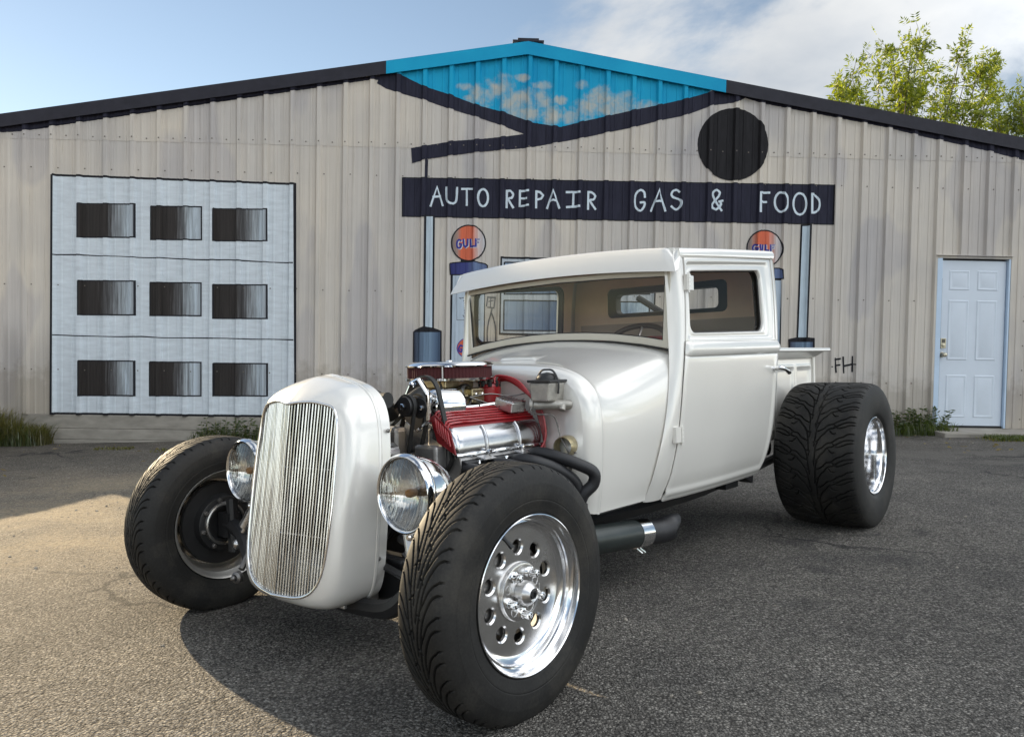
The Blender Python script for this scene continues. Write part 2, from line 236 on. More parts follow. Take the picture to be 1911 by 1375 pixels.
PUMP2={'globe': [(3.236, 2.22), (3.229, 2.268), (3.212, 2.314), (3.185, 2.355), (3.15, 2.388), (3.109, 2.414), (3.063, 2.429), (3.015, 2.433), (2.967, 2.427), (2.922, 2.41), (2.882, 2.383), (2.849, 2.348), (2.825, 2.306), (2.81, 2.26), (2.806, 2.211), (2.813, 2.163), (2.83, 2.117), (2.857, 2.076), (2.892, 2.043), (2.933, 2.017), (2.979, 2.002), (3.027, 1.998), (3.075, 2.004), (3.12, 2.021), (3.16, 2.048), (3.193, 2.083), (3.217, 2.125), (3.232, 2.171)], 'cap': [(2.825, 1.954), (2.895, 1.974), (3.209, 1.983), (3.24, 1.963), (3.248, 1.857), (2.822, 1.846)], 'body': [(2.83, 1.842), (3.229, 1.85), (3.249, 0.242), (2.865, 0.236)], 'neck': [(2.923, 2.005), (3.129, 2.01), (3.116, 1.978), (2.938, 1.975)], 'text': [[(2.923, 2.251), (2.899, 2.258), (2.878, 2.229), (2.883, 2.194), (2.907, 2.185), (2.926, 2.2), (2.926, 2.216), (2.909, 2.216)], [(2.956, 2.256), (2.96, 2.206), (2.978, 2.189), (2.994, 2.204), (2.996, 2.257)], [(3.03, 2.258), (3.034, 2.193), (3.069, 2.194)], [(3.095, 2.259), (3.097, 2.192)], [(3.105, 2.257), (3.137, 2.26)], [(3.106, 2.226), (3.127, 2.228)]]}
WINDOW={'outer': [(-0.161, 2.054), (1.708, 2.048), (1.704, 1.107), (-0.165, 1.119)], 'frame': [(-0.142, 2.029), (1.69, 2.021), (1.684, 1.132), (-0.146, 1.145)], 'sash': [[(-0.113, 1.987), (1.63, 2.0), (1.639, 1.641), (-0.107, 1.608)], [(-0.11, 1.533), (1.641, 1.544), (1.643, 1.191), (-0.108, 1.174)]]}
NOZZLE=[[(-0.305, 1.574), (-0.318, 1.462)], [(-0.215, 1.568), (-0.228, 1.449)], [(-0.303, 1.447), (-0.228, 1.441)], [(-0.298, 1.567), (-0.223, 1.564)], [(-0.251, 1.441), (-0.262, 1.381), (-0.29, 1.276), (-0.305, 1.141), (-0.294, 0.917)], [(-0.262, 1.396), (-0.226, 1.292), (-0.204, 1.173), (-0.204, 0.918)], [(-0.294, 1.515), (-0.237, 1.531)], [(-0.268, 1.56), (-0.273, 1.448)]]
BAND_A=[(-1.614, 4.179), (-1.555, 4.189), (-1.369, 4.167), (-1.089, 4.038), (-0.803, 3.956), (-0.456, 3.834), (-0.138, 3.759), (0.195, 3.648), (0.529, 3.605), (0.092, 3.511), (-0.227, 3.622), (-0.529, 3.713), (-0.801, 3.787), (-1.102, 3.883), (-1.402, 3.959), (-1.552, 4.005), (-1.657, 4.062)]
BAND_B=[(-1.244, 3.314), (-1.064, 3.348), (-0.735, 3.41), (-0.434, 3.438), (-0.134, 3.475), (0.092, 3.511), (0.529, 3.605), (0.8, 3.678), (1.404, 3.828), (1.707, 3.896), (2.04, 3.979), (2.282, 4.054), (2.525, 4.115), (2.802, 4.038), (2.636, 3.949), (2.499, 3.928), (2.347, 3.906), (2.014, 3.777), (1.711, 3.71), (1.378, 3.617), (1.106, 3.557), (0.774, 3.476), (0.442, 3.408), (0.14, 3.347), (-0.251, 3.308), (-0.552, 3.271), (-1.047, 3.19), (-1.23, 3.135)]
SKYPAINT=[(-1.369, 4.167), (-1.089, 4.038), (-0.803, 3.956), (-0.456, 3.834), (-0.138, 3.759), (0.195, 3.648), (0.529, 3.605), (0.8, 3.678), (1.404, 3.828), (1.707, 3.896), (2.04, 3.979), (2.282, 4.054), (2.478, 4.137), (2.312, 4.091), (0.164, 4.512), (-1.555, 4.21)]
CIRCLE=[(3.032, 3.459), (3.023, 3.534), (3.002, 3.606), (2.968, 3.673), (2.924, 3.734), (2.869, 3.786), (2.807, 3.827), (2.739, 3.857), (2.666, 3.875), (2.592, 3.879), (2.518, 3.871), (2.447, 3.85), (2.38, 3.816), (2.32, 3.772), (2.269, 3.718), (2.228, 3.655), (2.198, 3.586), (2.181, 3.513), (2.176, 3.439), (2.184, 3.364), (2.205, 3.292), (2.239, 3.225), (2.283, 3.164), (2.337, 3.112), (2.399, 3.07), (2.468, 3.04), (2.54, 3.022), (2.615, 3.017), (2.689, 3.026), (2.761, 3.047), (2.827, 3.08), (2.888, 3.125), (2.939, 3.179), (2.98, 3.242), (3.01, 3.311), (3.027, 3.384)]
STUB=[(-1.073, 3.191), (-1.041, 3.185), (-1.044, 2.957), (-1.076, 2.956)]
UNDERBAND_L=[(-1.397, 4.19), (-6.044, 3.515), (-6.167, 3.493), (-6.168, 3.35), (-6.044, 3.378), (-5.828, 3.396), (-5.488, 3.447), (-5.476, 3.473), (-4.9, 3.568), (-4.496, 3.641), (-4.185, 3.686), (-3.562, 3.814), (-2.936, 3.905), (-2.309, 4.009), (-1.743, 4.099), (-1.553, 4.104)]
UNDERBAND_R=[(2.67, 4.025), (2.931, 3.949), (3.322, 3.895), (3.715, 3.822), (4.109, 3.756), (4.504, 3.689), (4.9, 3.602), (5.297, 3.528), (5.696, 3.448), (6.169, 3.343), (6.329, 3.308), (6.323, 3.469), (6.163, 3.504), (4.369, 3.813), (2.928, 4.051), (2.7, 4.089)]
SHADE_FENCE0=(-6.05,9.05)
SHADE_FENCE1=(-6.40,6.3)
SHADE_FENCE_H=1.45
TREE1=[(7.46, 18.25, 7.29), (7.69, 19.25, 6.85), (8.85, 20.25, 7.44), (7.93, 18.5, 7.51), (9.02, 19.5, 8.14), (9.83, 20.5, 8.9), (9.44, 18.75, 8.13), (10.14, 19.75, 8.65), (10.89, 20.75, 8.47), (9.33, 19.0, 7.45), (9.29, 20.0, 7.23), (8.24, 18.25, 6.37), (9.73, 19.25, 7.14), (10.85, 20.25, 7.75), (10.46, 18.5, 7.87), (11.57, 19.5, 8.05), (12.61, 20.5, 8.56), (10.75, 18.75, 7.52), (10.94, 19.75, 7.18), (12.62, 20.75, 7.94), (11.44, 19.0, 6.9), (9.99, 20.0, 6.9), (10.0, 18.25, 6.28), (11.07, 19.25, 6.64)]
TREE2=[(11.12, 17.2, 6.41), (11.34, 18.0, 6.35), (12.25, 18.8, 6.47), (10.73, 17.4, 6.05), (12.2, 18.2, 6.86), (12.18, 19.0, 6.33), (11.7, 17.6, 6.07), (12.6, 18.4, 6.68)]
# ------------------------------------------------------------------ ground
CAR_O = Vector((-0.60941, 2.55046, 0.0))
_th, _tp, _tr = 0.71077, 0.00856, 0.04382
AX_R = Vector((math.sin(_th), math.cos(_th), _tp)).normalized()                # rearwards
AX_L = Vector((math.cos(_th), -math.sin(_th), _tr)); AX_L = (AX_L-AX_R*AX_L.dot(AX_R)).normalized()   # the truck's own left
AX_Z = AX_L.cross(AX_R)
CAR_M = col_matrix(AX_L, AX_R, AX_Z, CAR_O)
def plane_z(x, y): return CAR_O.z-(AX_Z.x*(x-CAR_O.x)+AX_Z.y*(y-CAR_O.y))/AX_Z.z
WALL_Y, WALL_A = 9.27654, 0.02673
WALL_M = Matrix.Translation((0, WALL_Y, 0)) @ Matrix.Rotation(WALL_A, 4, 'Z')
def ground_z(x, y):
    x = np.asarray(x, float); y = np.asarray(y, float)
    z = plane_z(np.clip(x, -7.5, 7.0), np.clip(y, -3.0, 9.0))
    # along the wall the lot meets the footing (a little higher than the plane) and the door sill
    w = smoothstep(5.6, 8.6, y)*smoothstep(-9.5, -7, x)
    tgt = np.interp(x, [-7.5, -5.4, -3.7, -1, 2, 5, 7], [-.31, -.262, -.20, -.12, -.02, .025, .04])
    z = z*(1-w)+tgt*w
    z = z+0.006*np.sin(1.7*x+.6*y)+0.005*np.sin(2.3*y-1.1*x+1)*smoothstep(1.5, 4, np.hypot(x-.5, y-3.5))
    return z

def ground_material():
    m, t, b = new_mat('chipseal_asphalt'); L = t.links
    g = N(t, 'ShaderNodeNewGeometry'); pos = g.outputs['Position']
    def noise(s, d=4, r=.55, vec=pos):
        n = N(t, 'ShaderNodeTexNoise', i_Scale=s, i_Detail=float(d), i_Roughness=r); L.new(vec, n.inputs['Vector']); return n.outputs['Fac']
    v1 = N(t, 'ShaderNodeTexVoronoi', i_Scale=122.0, i_Randomness=1.0); L.new(pos, v1.inputs['Vector'])
    v2 = N(t, 'ShaderNodeTexVoronoi', i_Scale=225.0, i_Randomness=1.0); L.new(pos, v2.inputs['Vector'])
    sepc = N(t, 'ShaderNodeSeparateColor'); L.new(v1.outputs['Color'], sepc.inputs[0])
    sepd = N(t, 'ShaderNodeSeparateColor'); L.new(v2.outputs['Color'], sepd.inputs[0])
    stone = ramp(t, sepc.outputs[0], [(0, (.052, .049, .044)), (.32, (.114, .106, .095)), (.60, (.205, .190, .170)), (.84, (.34, .318, .284)), (1, (.58, .545, .49))]).outputs[0]
    stone2 = ramp(t, sepd.outputs[0], [(0, (.052, .049, .044)), (.42, (.130, .121, .108)), (.82, (.275, .257, .228)), (1, (.54, .51, .46))]).outputs[0]
    c = mixrgb(t, .45, stone, stone2)
    binder = ramp(t, v1.outputs['Distance'], [(.35, (1, 1, 1)), (.75, (.42, .41, .40))]).outputs[0]
    c = mixrgb(t, 1.0, c, binder, 'MULTIPLY')
    # wear and weather: broad tone, oily darker lanes, sandy dust and tinted-in sun warmth on the west side
    tone = ramp(t, noise(.55, 5), [(.30, (.70, .70, .71)), (.70, (1.24, 1.23, 1.21))]).outputs[0]; c = mixrgb(t, 1.0, c, tone, 'MULTIPLY')
    tone2 = ramp(t, noise(3.4, 6, .65), [(.32, (.80, .80, .81)), (.66, (1.12, 1.12, 1.11))]).outputs[0]; c = mixrgb(t, 1.0, c, tone2, 'MULTIPLY')
    sp = N(t, 'ShaderNodeSeparateXYZ'); L.new(pos, sp.inputs[0])
    def mrange(src, a, b_, lo=0.0, hi=1.0):
        q = N(t, 'ShaderNodeMapRange', i_From_Min=a, i_From_Max=b_, i_To_Min=lo, i_To_Max=hi, interpolation_type='SMOOTHSTEP'); L.new(src, q.inputs[0]); return q.outputs[0]
    def mul(a, b_, op='MULTIPLY'):
        q = N(t, 'ShaderNodeMath', operation=op)
        for i, s in enumerate((a, b_)):
            if isinstance(s, bpy.types.NodeSocket): L.new(s, q.inputs[i])
            else: q.inputs[i].default_value = s
        return q.outputs[0]
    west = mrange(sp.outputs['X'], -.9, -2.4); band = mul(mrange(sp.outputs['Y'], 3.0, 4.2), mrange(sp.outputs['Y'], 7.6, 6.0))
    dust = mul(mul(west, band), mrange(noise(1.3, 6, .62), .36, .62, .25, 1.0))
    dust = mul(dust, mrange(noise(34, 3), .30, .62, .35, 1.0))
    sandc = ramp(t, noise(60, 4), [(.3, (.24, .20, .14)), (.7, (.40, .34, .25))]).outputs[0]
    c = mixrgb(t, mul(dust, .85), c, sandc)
    sun_warm = mul(mrange(sp.outputs['X'], -.6, -2.2), .25); c = mixrgb(t, sun_warm, c, mixrgb(t, 1.0, c, (1.55, 1.36, 1.08), 'MULTIPLY'))  # sunlit warmth put into the colour, lighter towards the west
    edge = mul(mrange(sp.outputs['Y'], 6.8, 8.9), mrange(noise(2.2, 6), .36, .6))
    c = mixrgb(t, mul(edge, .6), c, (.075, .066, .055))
    pale = mul(mul(mrange(sp.outputs['X'], 2.6, 4.4), mul(mrange(sp.outputs['Y'], 5.6, 6.5), mrange(sp.outputs['Y'], 8.2, 7.2))), mrange(noise(1.7, 5), .42, .6))
    c = mixrgb(t, mul(pale, .5), c, (.19, .175, .155))
    stain = mul(mrange(noise(.9, 3, .5), .63, .72), .45); c = mixrgb(t, stain, c, (.035, .035, .036))
    wp = N(t, 'ShaderNodeVectorMath', operation='ADD'); L.new(pos, wp.inputs[0]); wn_ = N(t, 'ShaderNodeTexNoise', i_Scale=2.6, i_Detail=5.0); L.new(pos, wn_.inputs['Vector']); sv = N(t, 'ShaderNodeVectorMath', operation='SCALE'); L.new(wn_.outputs['Color'], sv.inputs[0]); sv.inputs['Scale'].default_value = .55; L.new(sv.outputs[0], wp.inputs[1])
    ck = N(t, 'ShaderNodeTexVoronoi', feature='DISTANCE_TO_EDGE', i_Scale=.42); L.new(wp.outputs[0], ck.inputs['Vector'])
    crack = mul(mrange(ck.outputs['Distance'], .010, .003), mrange(noise(.8, 3), .50, .60)); c = mixrgb(t, mul(crack, .75), c, (.018, .018, .018))
    tar = mul(mrange(noise(1.9, 3, .45), .60, .66), mul(mrange(sp.outputs['X'], .2, 1.5), mrange(sp.outputs['Y'], 5.2, 4.0))); c = mixrgb(t, mul(tar, .5), c, (.03, .03, .031))
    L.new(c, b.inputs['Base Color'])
    b.inputs['Roughness'].default_value = .86; b.inputs['Specular IOR Level'].default_value = .32
    h = mul(v1.outputs['Distance'], -1.0); h = mul(h, mul(v2.outputs['Distance'], -.45), 'ADD'); h = mul(h, mul(noise(22, 5), .55), 'ADD')
    bp = N(t, 'ShaderNodeBump', i_Strength=1.0, i_Distance=.012); L.new(h, bp.inputs['Height']); L.new(bp.outputs[0], b.inputs['Normal'])
    return m
gx = np.r_[-400, -120, -50, -24, np.linspace(-14, 12, 105), 22, 50, 120, 400]; gy = np.r_[-400, -120, -50, -22, np.linspace(-10, 12, 90), 24, 50, 130, 400]
GX, GY = np.meshgrid(gx, gy, indexing='ij'); GZ = ground_z(GX, GY)
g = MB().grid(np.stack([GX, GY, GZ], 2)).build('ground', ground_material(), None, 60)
tag(g, kind='structure', label='grey chip-seal asphalt lot with sandy dust by the footing')

# ------------------------------------------------------------------ the metal building
U0, PITCHR = 0.155, 0.3105
BU0, BU1 = -6.30, 7.6                      # left and right corner of the front wall
def roof_h(u): return 4.56-0.1635*abs(u-0.121)
REL = [(-.5, 0), (-.155, 0), (-.112, 0), (-.104, .004), (-.088, .004), (-.080, 0), (-.046, 0), (-.019, .030), (.019, .030), (.046, 0), (.080, 0), (.088, .004), (.104, .004), (.112, 0)]
def breaks(a, b):
    out = set()
    for k in range(int((a-U0)/PITCHR)-2, int((b-U0)/PITCHR)+3):
        for d in (-.112, -.106, -.086, -.080, -.040, -.021, .021, .040, .080, .086, .106, .112):
            u = U0+k*PITCHR+d
            if a+1e-4 < u < b-1e-4: out.add(round(u, 5))
    return sorted(out)
def prof(u):
    d = abs((u-U0+PITCHR/2) % PITCHR-PITCHR/2)
    return float(np.interp(d, [0, .021, .040, .080, .086, .106, .112, .2], [.038, .038, 0, 0, .006, .006, 0, 0]))
LAP = 3.345
def wall_off(z): return .0035 if z > LAP else 0.0

bld = empty('metal_building', None, (0, 0, 0), label='beige ribbed metal garage building with a painted mural, low gable roof and white door', category='building')
bld.matrix_world = WALL_M

def siding_material(name, tint=(1, 1, 1)):
    m, t, b = new_mat(name); L = t.links
    tcn = N(t, 'ShaderNodeTexCoord'); mpn = N(t, 'ShaderNodeMapping'); mpn.inputs['Scale'].default_value = (26, 26, .42); L.new(tcn.outputs['Object'], mpn.inputs[0])
    n = N(t, 'ShaderNodeTexNoise', i_Scale=1.0, i_Detail=7.0, i_Roughness=.66); L.new(mpn.outputs[0], n.inputs['Vector'])
    base = ramp(t, n.outputs['Fac'], [(.28, (.515*tint[0], .472*tint[1], .418*tint[2])), (.50, (.565*tint[0], .522*tint[1], .465*tint[2])), (.72, (.615*tint[0], .572*tint[1], .513*tint[2]))]).outputs[0]
    n2 = N(t, 'ShaderNodeTexNoise', i_Scale=.9, i_Detail=4.0); L.new(tcn.outputs['Object'], n2.inputs['Vector'])
    base = mixrgb(t, 1.0, base, ramp(t, n2.outputs['Fac'], [(.3, (.84, .85, .89)), (.7, (1.10, 1.08, 1.05))]).outputs[0], 'MULTIPLY')
    mp2 = N(t, 'ShaderNodeMapping'); mp2.inputs['Scale'].default_value = (75, 75, 1.3); L.new(tcn.outputs['Object'], mp2.inputs[0])
    n3 = N(t, 'ShaderNodeTexNoise', i_Scale=1.0, i_Detail=4.0, i_Roughness=.7); L.new(mp2.outputs[0], n3.inputs['Vector'])
    base = mixrgb(t, 1.0, base, ramp(t, n3.outputs['Fac'], [(.32, (.80, .78, .755)), (.42, (1, 1, 1))]).outputs[0], 'MULTIPLY')
    # repainted patches and mud splashed up from the lot
    mp4 = N(t, 'ShaderNodeMapping'); mp4.inputs['Scale'].default_value = (1.5, 1.5, .55); L.new(tcn.outputs['Object'], mp4.inputs[0])
    n4 = N(t, 'ShaderNodeTexNoise', i_Scale=1.0, i_Detail=2.0, i_Roughness=.4); L.new(mp4.outputs[0], n4.inputs['Vector'])
    base = mixrgb(t, 1.0, base, ramp(t, n4.outputs['Fac'], [(.54, (1, 1, 1)), (.58, (.86, .87, .92))]).outputs[0], 'MULTIPLY')
    spz = N(t, 'ShaderNodeSeparateXYZ'); L.new(tcn.outputs['Object'], spz.inputs[0])
    n5 = N(t, 'ShaderNodeTexNoise', i_Scale=5.0, i_Detail=6.0, i_Roughness=.65); L.new(tcn.outputs['Object'], n5.inputs['Vector'])
    hz = N(t, 'ShaderNodeMath', operation='MULTIPLY_ADD'); L.new(n5.outputs['Fac'], hz.inputs[0]); hz.inputs[1].default_value = -1.0; L.new(spz.outputs['Z'], hz.inputs[2])
    base = mixrgb(t, ramp(t, hz.outputs[0], [(0.0, (.38,)*3), (.22, (0, 0, 0))]).outputs[0], base, (.22, .18, .13))
    L.new(base, b.inputs['Base Color']); b.inputs['Roughness'].default_value = .52; b.inputs['Specular IOR Level'].default_value = .3
    bp = N(t, 'ShaderNodeBump', i_Strength=.12, i_Distance=.002); L.new(n3.outputs['Fac'], bp.inputs['Height']); L.new(bp.outputs[0], b.inputs['Normal'])
    return m
M_SIDING = [siding_material('beige_siding', tuple(q)) for q in ((1, 1, 1), (.965, .97, .985), (1.03, 1.02, 1.0))]
M_TRIM = mat('dark_trim_paint', (.026, .025, .034), .5, var=.25, scale=9, bump=.15, spec=.2)
M_BAND = mat('navy_black_wall_paint', (.024, .024, .040), .62, var=.3, scale=5, stretch=(6, 6, .8), spec=.14)
DOOR_U0, DOOR_U1, DOOR_Z0, DOOR_Z1 = 5.168, 6.035, .085, 2.152
# rib phase: sheets of three ribs, laps on a rib shoulder
edges = [BU0]; k0 = int((BU0-U0)/PITCHR)
ks = [k for k in range(k0-1, 40) if BU0+.25 < U0+k*PITCHR-.06 < BU1-.2]
edges += [U0+k*PITCHR-.058 for k in ks[::3]]+[BU1]
for si in range(len(edges)-1):
    a, b = edges[si], edges[si+1]
    for zi, (z0, z1) in enumerate(((.088, LAP), (LAP-.03, None))):
        us = [a]+breaks(a, b)+[b]
        for dd in (DOOR_U0, DOOR_U1):
            if a < dd < b and zi == 0: us.append(dd)
        us = sorted(us); mb = MB(); off = (.0012 if si % 2 else 0)+(.0035 if zi else 0)
        for u_, w_ in zip(us[:-1], us[1:]):
            zl = z0
            if zi == 0 and DOOR_U0-1e-4 <= u_ and w_ <= DOOR_U1+1e-4: zl = DOOR_Z1
            if zi: za, zb = roof_h(u_)-.02, roof_h(w_)-.02
            else: za = zb = z1
            if za <= zl+.01: continue
            ya, yb = -prof(u_)-off, -prof(w_)-off
            mb.add([(u_, ya, zl), (w_, yb, zl), (w_, yb, zb), (u_, ya, za)], [(0, 1, 2, 3)])
        if mb.f: mb.build('wall_sheet', M_SIDING[(si*2+zi) % 3], bld, 0, solid=.0012)
# footing in three board-formed lifts, visible left of the truck
M_CONC = mat('weathered_concrete', (.30, .275, .235), .9, var=.28, scale=3.5, bump=.5, bscale=60, stretch=(1, 1, 3))
for fi, (z0, z1, y0) in enumerate(((-.075, .086, -.018), (-.205, -.078, -.026), (-.62, -.208, -.034))):
    for (a, b) in ((BU0, -1.9+fi*.35), (-1.895+fi*.35, 2.4), (2.405, BU1)):
        MB().box(a, b, y0, .25, z0, z1).build('footing_course', M_CONC, bld, 0, bevel=.006)
# body: side walls, back wall, roof panels
DEP = 14.0
for (u, nm) in ((BU0, 'side_wall'), (BU1, 'side_wall')):
    s = 1 if u == BU0 else -1
    MB().box(min(u, u+s*.03), max(u, u+s*.03), .01, DEP, -.5, roof_h(u)-.03).build(nm, M_SIDING[0], bld, 0)
MB().prism([(BU0, -.5), (BU1, -.5), (BU1, roof_h(BU1)-.03), (.121, 4.52), (BU0, roof_h(BU0)-.03)], 1, DEP-.03, DEP).build('back_wall', M_SIDING[0], bld, 0)
M_ROOF = mat('galvanised_roof', (.45, .46, .47), .45, .6, var=.12, scale=4)
for (a, b) in ((BU0-.12, .121), (.121, BU1+.12)):
    MB().prism([(a, roof_h(a)-.012), (b, roof_h(b)-.012), (b, roof_h(b)+.012), (a, roof_h(a)+.012)], 1, -.035, DEP+.1).build('roof_panel', M_ROOF, bld, 0)
def aqua_material(name, clouds):
    m, t, b = new_mat(name); L = t.links; tcn = N(t, 'ShaderNodeTexCoord'); pos = tcn.outputs['Object']
    n = N(t, 'ShaderNodeTexNoise', i_Scale=1.6, i_Detail=3.0); L.new(pos, n.inputs['Vector'])
    c = ramp(t, n.outputs['Fac'], [(.3, (.006, .29, .52)), (.7, (.012, .37, .60))]).outputs[0]
    if clouds:
        sp = N(t, 'ShaderNodeSeparateXYZ'); L.new(pos, sp.inputs[0])
        def mth(op, a, b_=0.0):
            q = N(t, 'ShaderNodeMath', operation=op)
            for i, s in enumerate((a, b_)):
                if isinstance(s, bpy.types.NodeSocket): L.new(s, q.inputs[i])
                else: q.inputs[i].default_value = s
            return q.outputs[0]
        nz = N(t, 'ShaderNodeTexNoise', i_Scale=6.0, i_Detail=8.0, i_Roughness=.66); L.new(pos, nz.inputs['Vector'])
        # airbrushed cumulus: soft blobs with a ragged edge
        total = None
        for (cu, cz, ru, rz) in ((-.18, 4.06, .20, .15), (-.42, 3.94, .20, .14), (.00, 3.90, .30, .16), (.28, 3.92, .17, .14), (.10, 3.75, .28, .13), (.42, 3.74, .20, .12), (1.00, 3.96, .19, .14), (1.27, 3.95, .17, .12), (.86, 3.84, .22, .12), (1.16, 3.83, .32, .12), (1.50, 3.86, .20, .09), (.66, 3.72, .22, .08), (.06, 4.17, .10, .05), (.30, 4.09, .13, .06), (.78, 4.10, .10, .06), (-.62, 4.05, .09, .05), (-.56, 3.93, .08, .04), (.52, 3.92, .10, .06)):
            du = mth('DIVIDE', mth('SUBTRACT', sp.outputs['X'], cu), ru); dz = mth('DIVIDE', mth('SUBTRACT', sp.outputs['Z'], cz), rz)
            d = mth('SUBTRACT', 1.0, mth('ADD', mth('MULTIPLY', du, du), mth('MULTIPLY', dz, dz)))
            total = d if total is None else mth('MAXIMUM', total, d)
        val = mth('ADD', total, mth('MULTIPLY', mth('SUBTRACT', nz.outputs['Fac'], .52), 4.6))
        k = N(t, 'ShaderNodeMapRange', i_From_Min=-.35, i_From_Max=1.35, i_To_Min=0.0, i_To_Max=.85, interpolation_type='SMOOTHSTEP'); L.new(val, k.inputs[0])
        n5 = N(t, 'ShaderNodeTexNoise', i_Scale=5.0, i_Detail=3.0); L.new(pos, n5.inputs['Vector'])
        cc = ramp(t, n5.outputs['Fac'], [(.35, (.35, .44, .47)), (.55, (.52, .47, .38)), (.7, (.60, .53, .42))]).outputs[0]
        c = mixrgb(t, k.outputs[0], c, cc)
    L.new(c, b.inputs['Base Color']); b.inputs['Roughness'].default_value = .55; b.inputs['Specular IOR Level'].default_value = .15; return m
M_AQUA = aqua_material('aqua_fascia_paint', False); M_SKYMURAL = aqua_material('painted_sky_with_clouds', True)
# rake trim: three lengths, painted black, aqua, black
def rake(a, b, m, name='rake_trim'):
    us = [a]+([.121] if a < .121 < b else [])+[b]; mb = MB()
    for (y0, y1, h0, h1) in ((-.062, -.050, -.128, .016), (-.062, .0, .0165, .023)):
        for p, q in zip(us[:-1], us[1:]):
            vs = [(p, y0, roof_h(p)+h0), (q, y0, roof_h(q)+h0), (q, y0, roof_h(q)+h1), (p, y0, roof_h(p)+h1), (p, y1, roof_h(p)+h0), (q, y1, roof_h(q)+h0), (q, y1, roof_h(q)+h1), (p, y1, roof_h(p)+h1)]
            mb.add(vs, [(0, 1, 2, 3), (5, 4, 7, 6), (3, 2, 6, 7), (1, 0, 4, 5), (0, 3, 7, 4), (2, 1, 5, 6)])
    return mb.build(name, m, bld, 0)
rake(BU0-.14, -1.545, M_TRIM); rake(-1.543, 2.488, M_AQUA); rake(2.49, BU1+.14, M_TRIM)
mb = MB(); mb.box(-.06, .31, -.05, DEP, 4.585, 4.602); mb.box(.0, .25, -.045, DEP, 4.602, 4.625); mb.build('ridge_cap', M_TRIM, bld, 0)
# screws
mb = MB()
def screw(u, z):
    y = -prof(u)-(.0035 if z > LAP-.03 else 0)-.0018
    mb.lathe([(0, .0085), (.003, .0085), (.004, .0045), (.007, .004), (.0071, .0001)], (u, y, z), (0, -1, 0), 6)
for k in range(-22, 25):
    u = U0+k*PITCHR
    for z, du in ((3.362, 0), (3.362, .155), (2.985, .06), (1.62, .06), (.62, .06)):
        uu = u+du
        if BU0+.1 < uu < BU1-.1 and not (DOOR_U0-.12 < uu < DOOR_U1+.12 and z < DOOR_Z1+.1): screw(uu, z+rng.normal(0, .004))
for z in np.linspace(.2, 2.0, 7): screw(DOOR_U1+.20, z)
mb.build('screw_heads', mat('oxidised_screw', (.16, .14, .12), .5, .6), bld, 30)['kind'] = 'stuff'

# ------------------------------------------------------------------ mural paint, laid on the ribbed profile
def paint(name, polys, m, parent, lift=.0016):
    """flat polygons in wall coordinates, cut on every rib break and laid on the siding."""
    bm = bmesh.new()
    for poly in polys:
        vs = [bm.verts.new((u, 0, z)) for u, z in poly]; bm.faces.new(vs)
    bmesh.ops.triangulate(bm, faces=bm.faces[:])
    lo = min(v.co.x for v in bm.verts); hi = max(v.co.x for v in bm.verts)
    cuts = [('x', u) for u in breaks(lo, hi)]
    zlo = min(v.co.z for v in bm.verts); zhi = max(v.co.z for v in bm.verts)
    if zlo < LAP-.03 < zhi: cuts.append(('z', LAP-.03))
    for ax, c in cuts:
        geom = bm.verts[:]+bm.edges[:]+bm.faces[:]
        bmesh.ops.bisect_plane(bm, geom=geom, plane_co=(c, 0, 0) if ax == 'x' else (0, 0, c), plane_no=(1, 0, 0) if ax == 'x' else (0, 0, 1), dist=1e-6)
    bmesh.ops.remove_doubles(bm, verts=bm.verts, dist=1e-6)
    for v in bm.verts: v.co.y = -prof(v.co.x)-.0013-(.0036 if zhi > LAP-.03 else 0)-lift
    bmesh.ops.recalc_face_normals(bm, faces=bm.faces)
    for f in bm.faces:
        if f.normal.y > 0: f.normal_flip()
    me = bpy.data.meshes.new(name); bm.to_mesh(me); bm.free(); me.materials.append(m)
    o = bpy.data.objects.new(name, me); sc.collection.objects.link(o); o.parent = parent; return o
def ribbon(pts, w, curved=False, jitter=0.0):
    """mitred strip polygons (one quad per segment) along a polyline."""
    p = np.array(smooth_path(pts, 5) if curved and len(pts) > 3 else pts, float)
    closed = len(p) > 4 and np.linalg.norm(p[0]-p[-1]) < 1e-3
    t = np.gradient(p, axis=0); t /= np.linalg.norm(t, axis=1)[:, None]+1e-9
    for i in range(1, len(p)-1):
        a = p[i]-p[i-1]; b = p[i+1]-p[i]; a /= np.linalg.norm(a)+1e-9; b /= np.linalg.norm(b)+1e-9; s = a+b
        t[i] = s/(np.linalg.norm(s)+1e-9)
    n = np.stack([-t[:, 1], t[:, 0]], 1); k = np.ones(len(p))
    for i in range(1, len(p)-1):
        a = p[i]-p[i-1]; a /= np.linalg.norm(a)+1e-9; c = abs(a[0]*t[i][0]+a[1]*t[i][1]); k[i] = 1/max(c, .6)
    ww = w/2*(1+jitter*rng.normal(0, 1, len(p)))
    if not closed: p[0] -= t[0]*w*.35; p[-1] += t[-1]*w*.35
    A = p+n*(k*ww)[:, None]; B = p-n*(k*ww)[:, None]
    return [[tuple(B[i]), tuple(B[i+1]), tuple(A[i+1]), tuple(A[i])] for i in range(len(p)-1)]
def outline(poly, w): return ribbon(list(poly)+[poly[0]], w)
def flat(name, c, r=.6, var=.12, scale=6, stretch=(4, 4, .7)): return mat(name, c, r, var=var, scale=scale, stretch=stretch, spec=.16)
M_LETTER = flat('white_lettering_paint', (.62, .70, .76)); M_BLACK = flat('black_outline_paint', (.018, .018, .022)); M_WHITEW = flat('pale_blue_white_wall_paint', (.60, .648, .685), .5, .14, 5, (1, 1, 5))
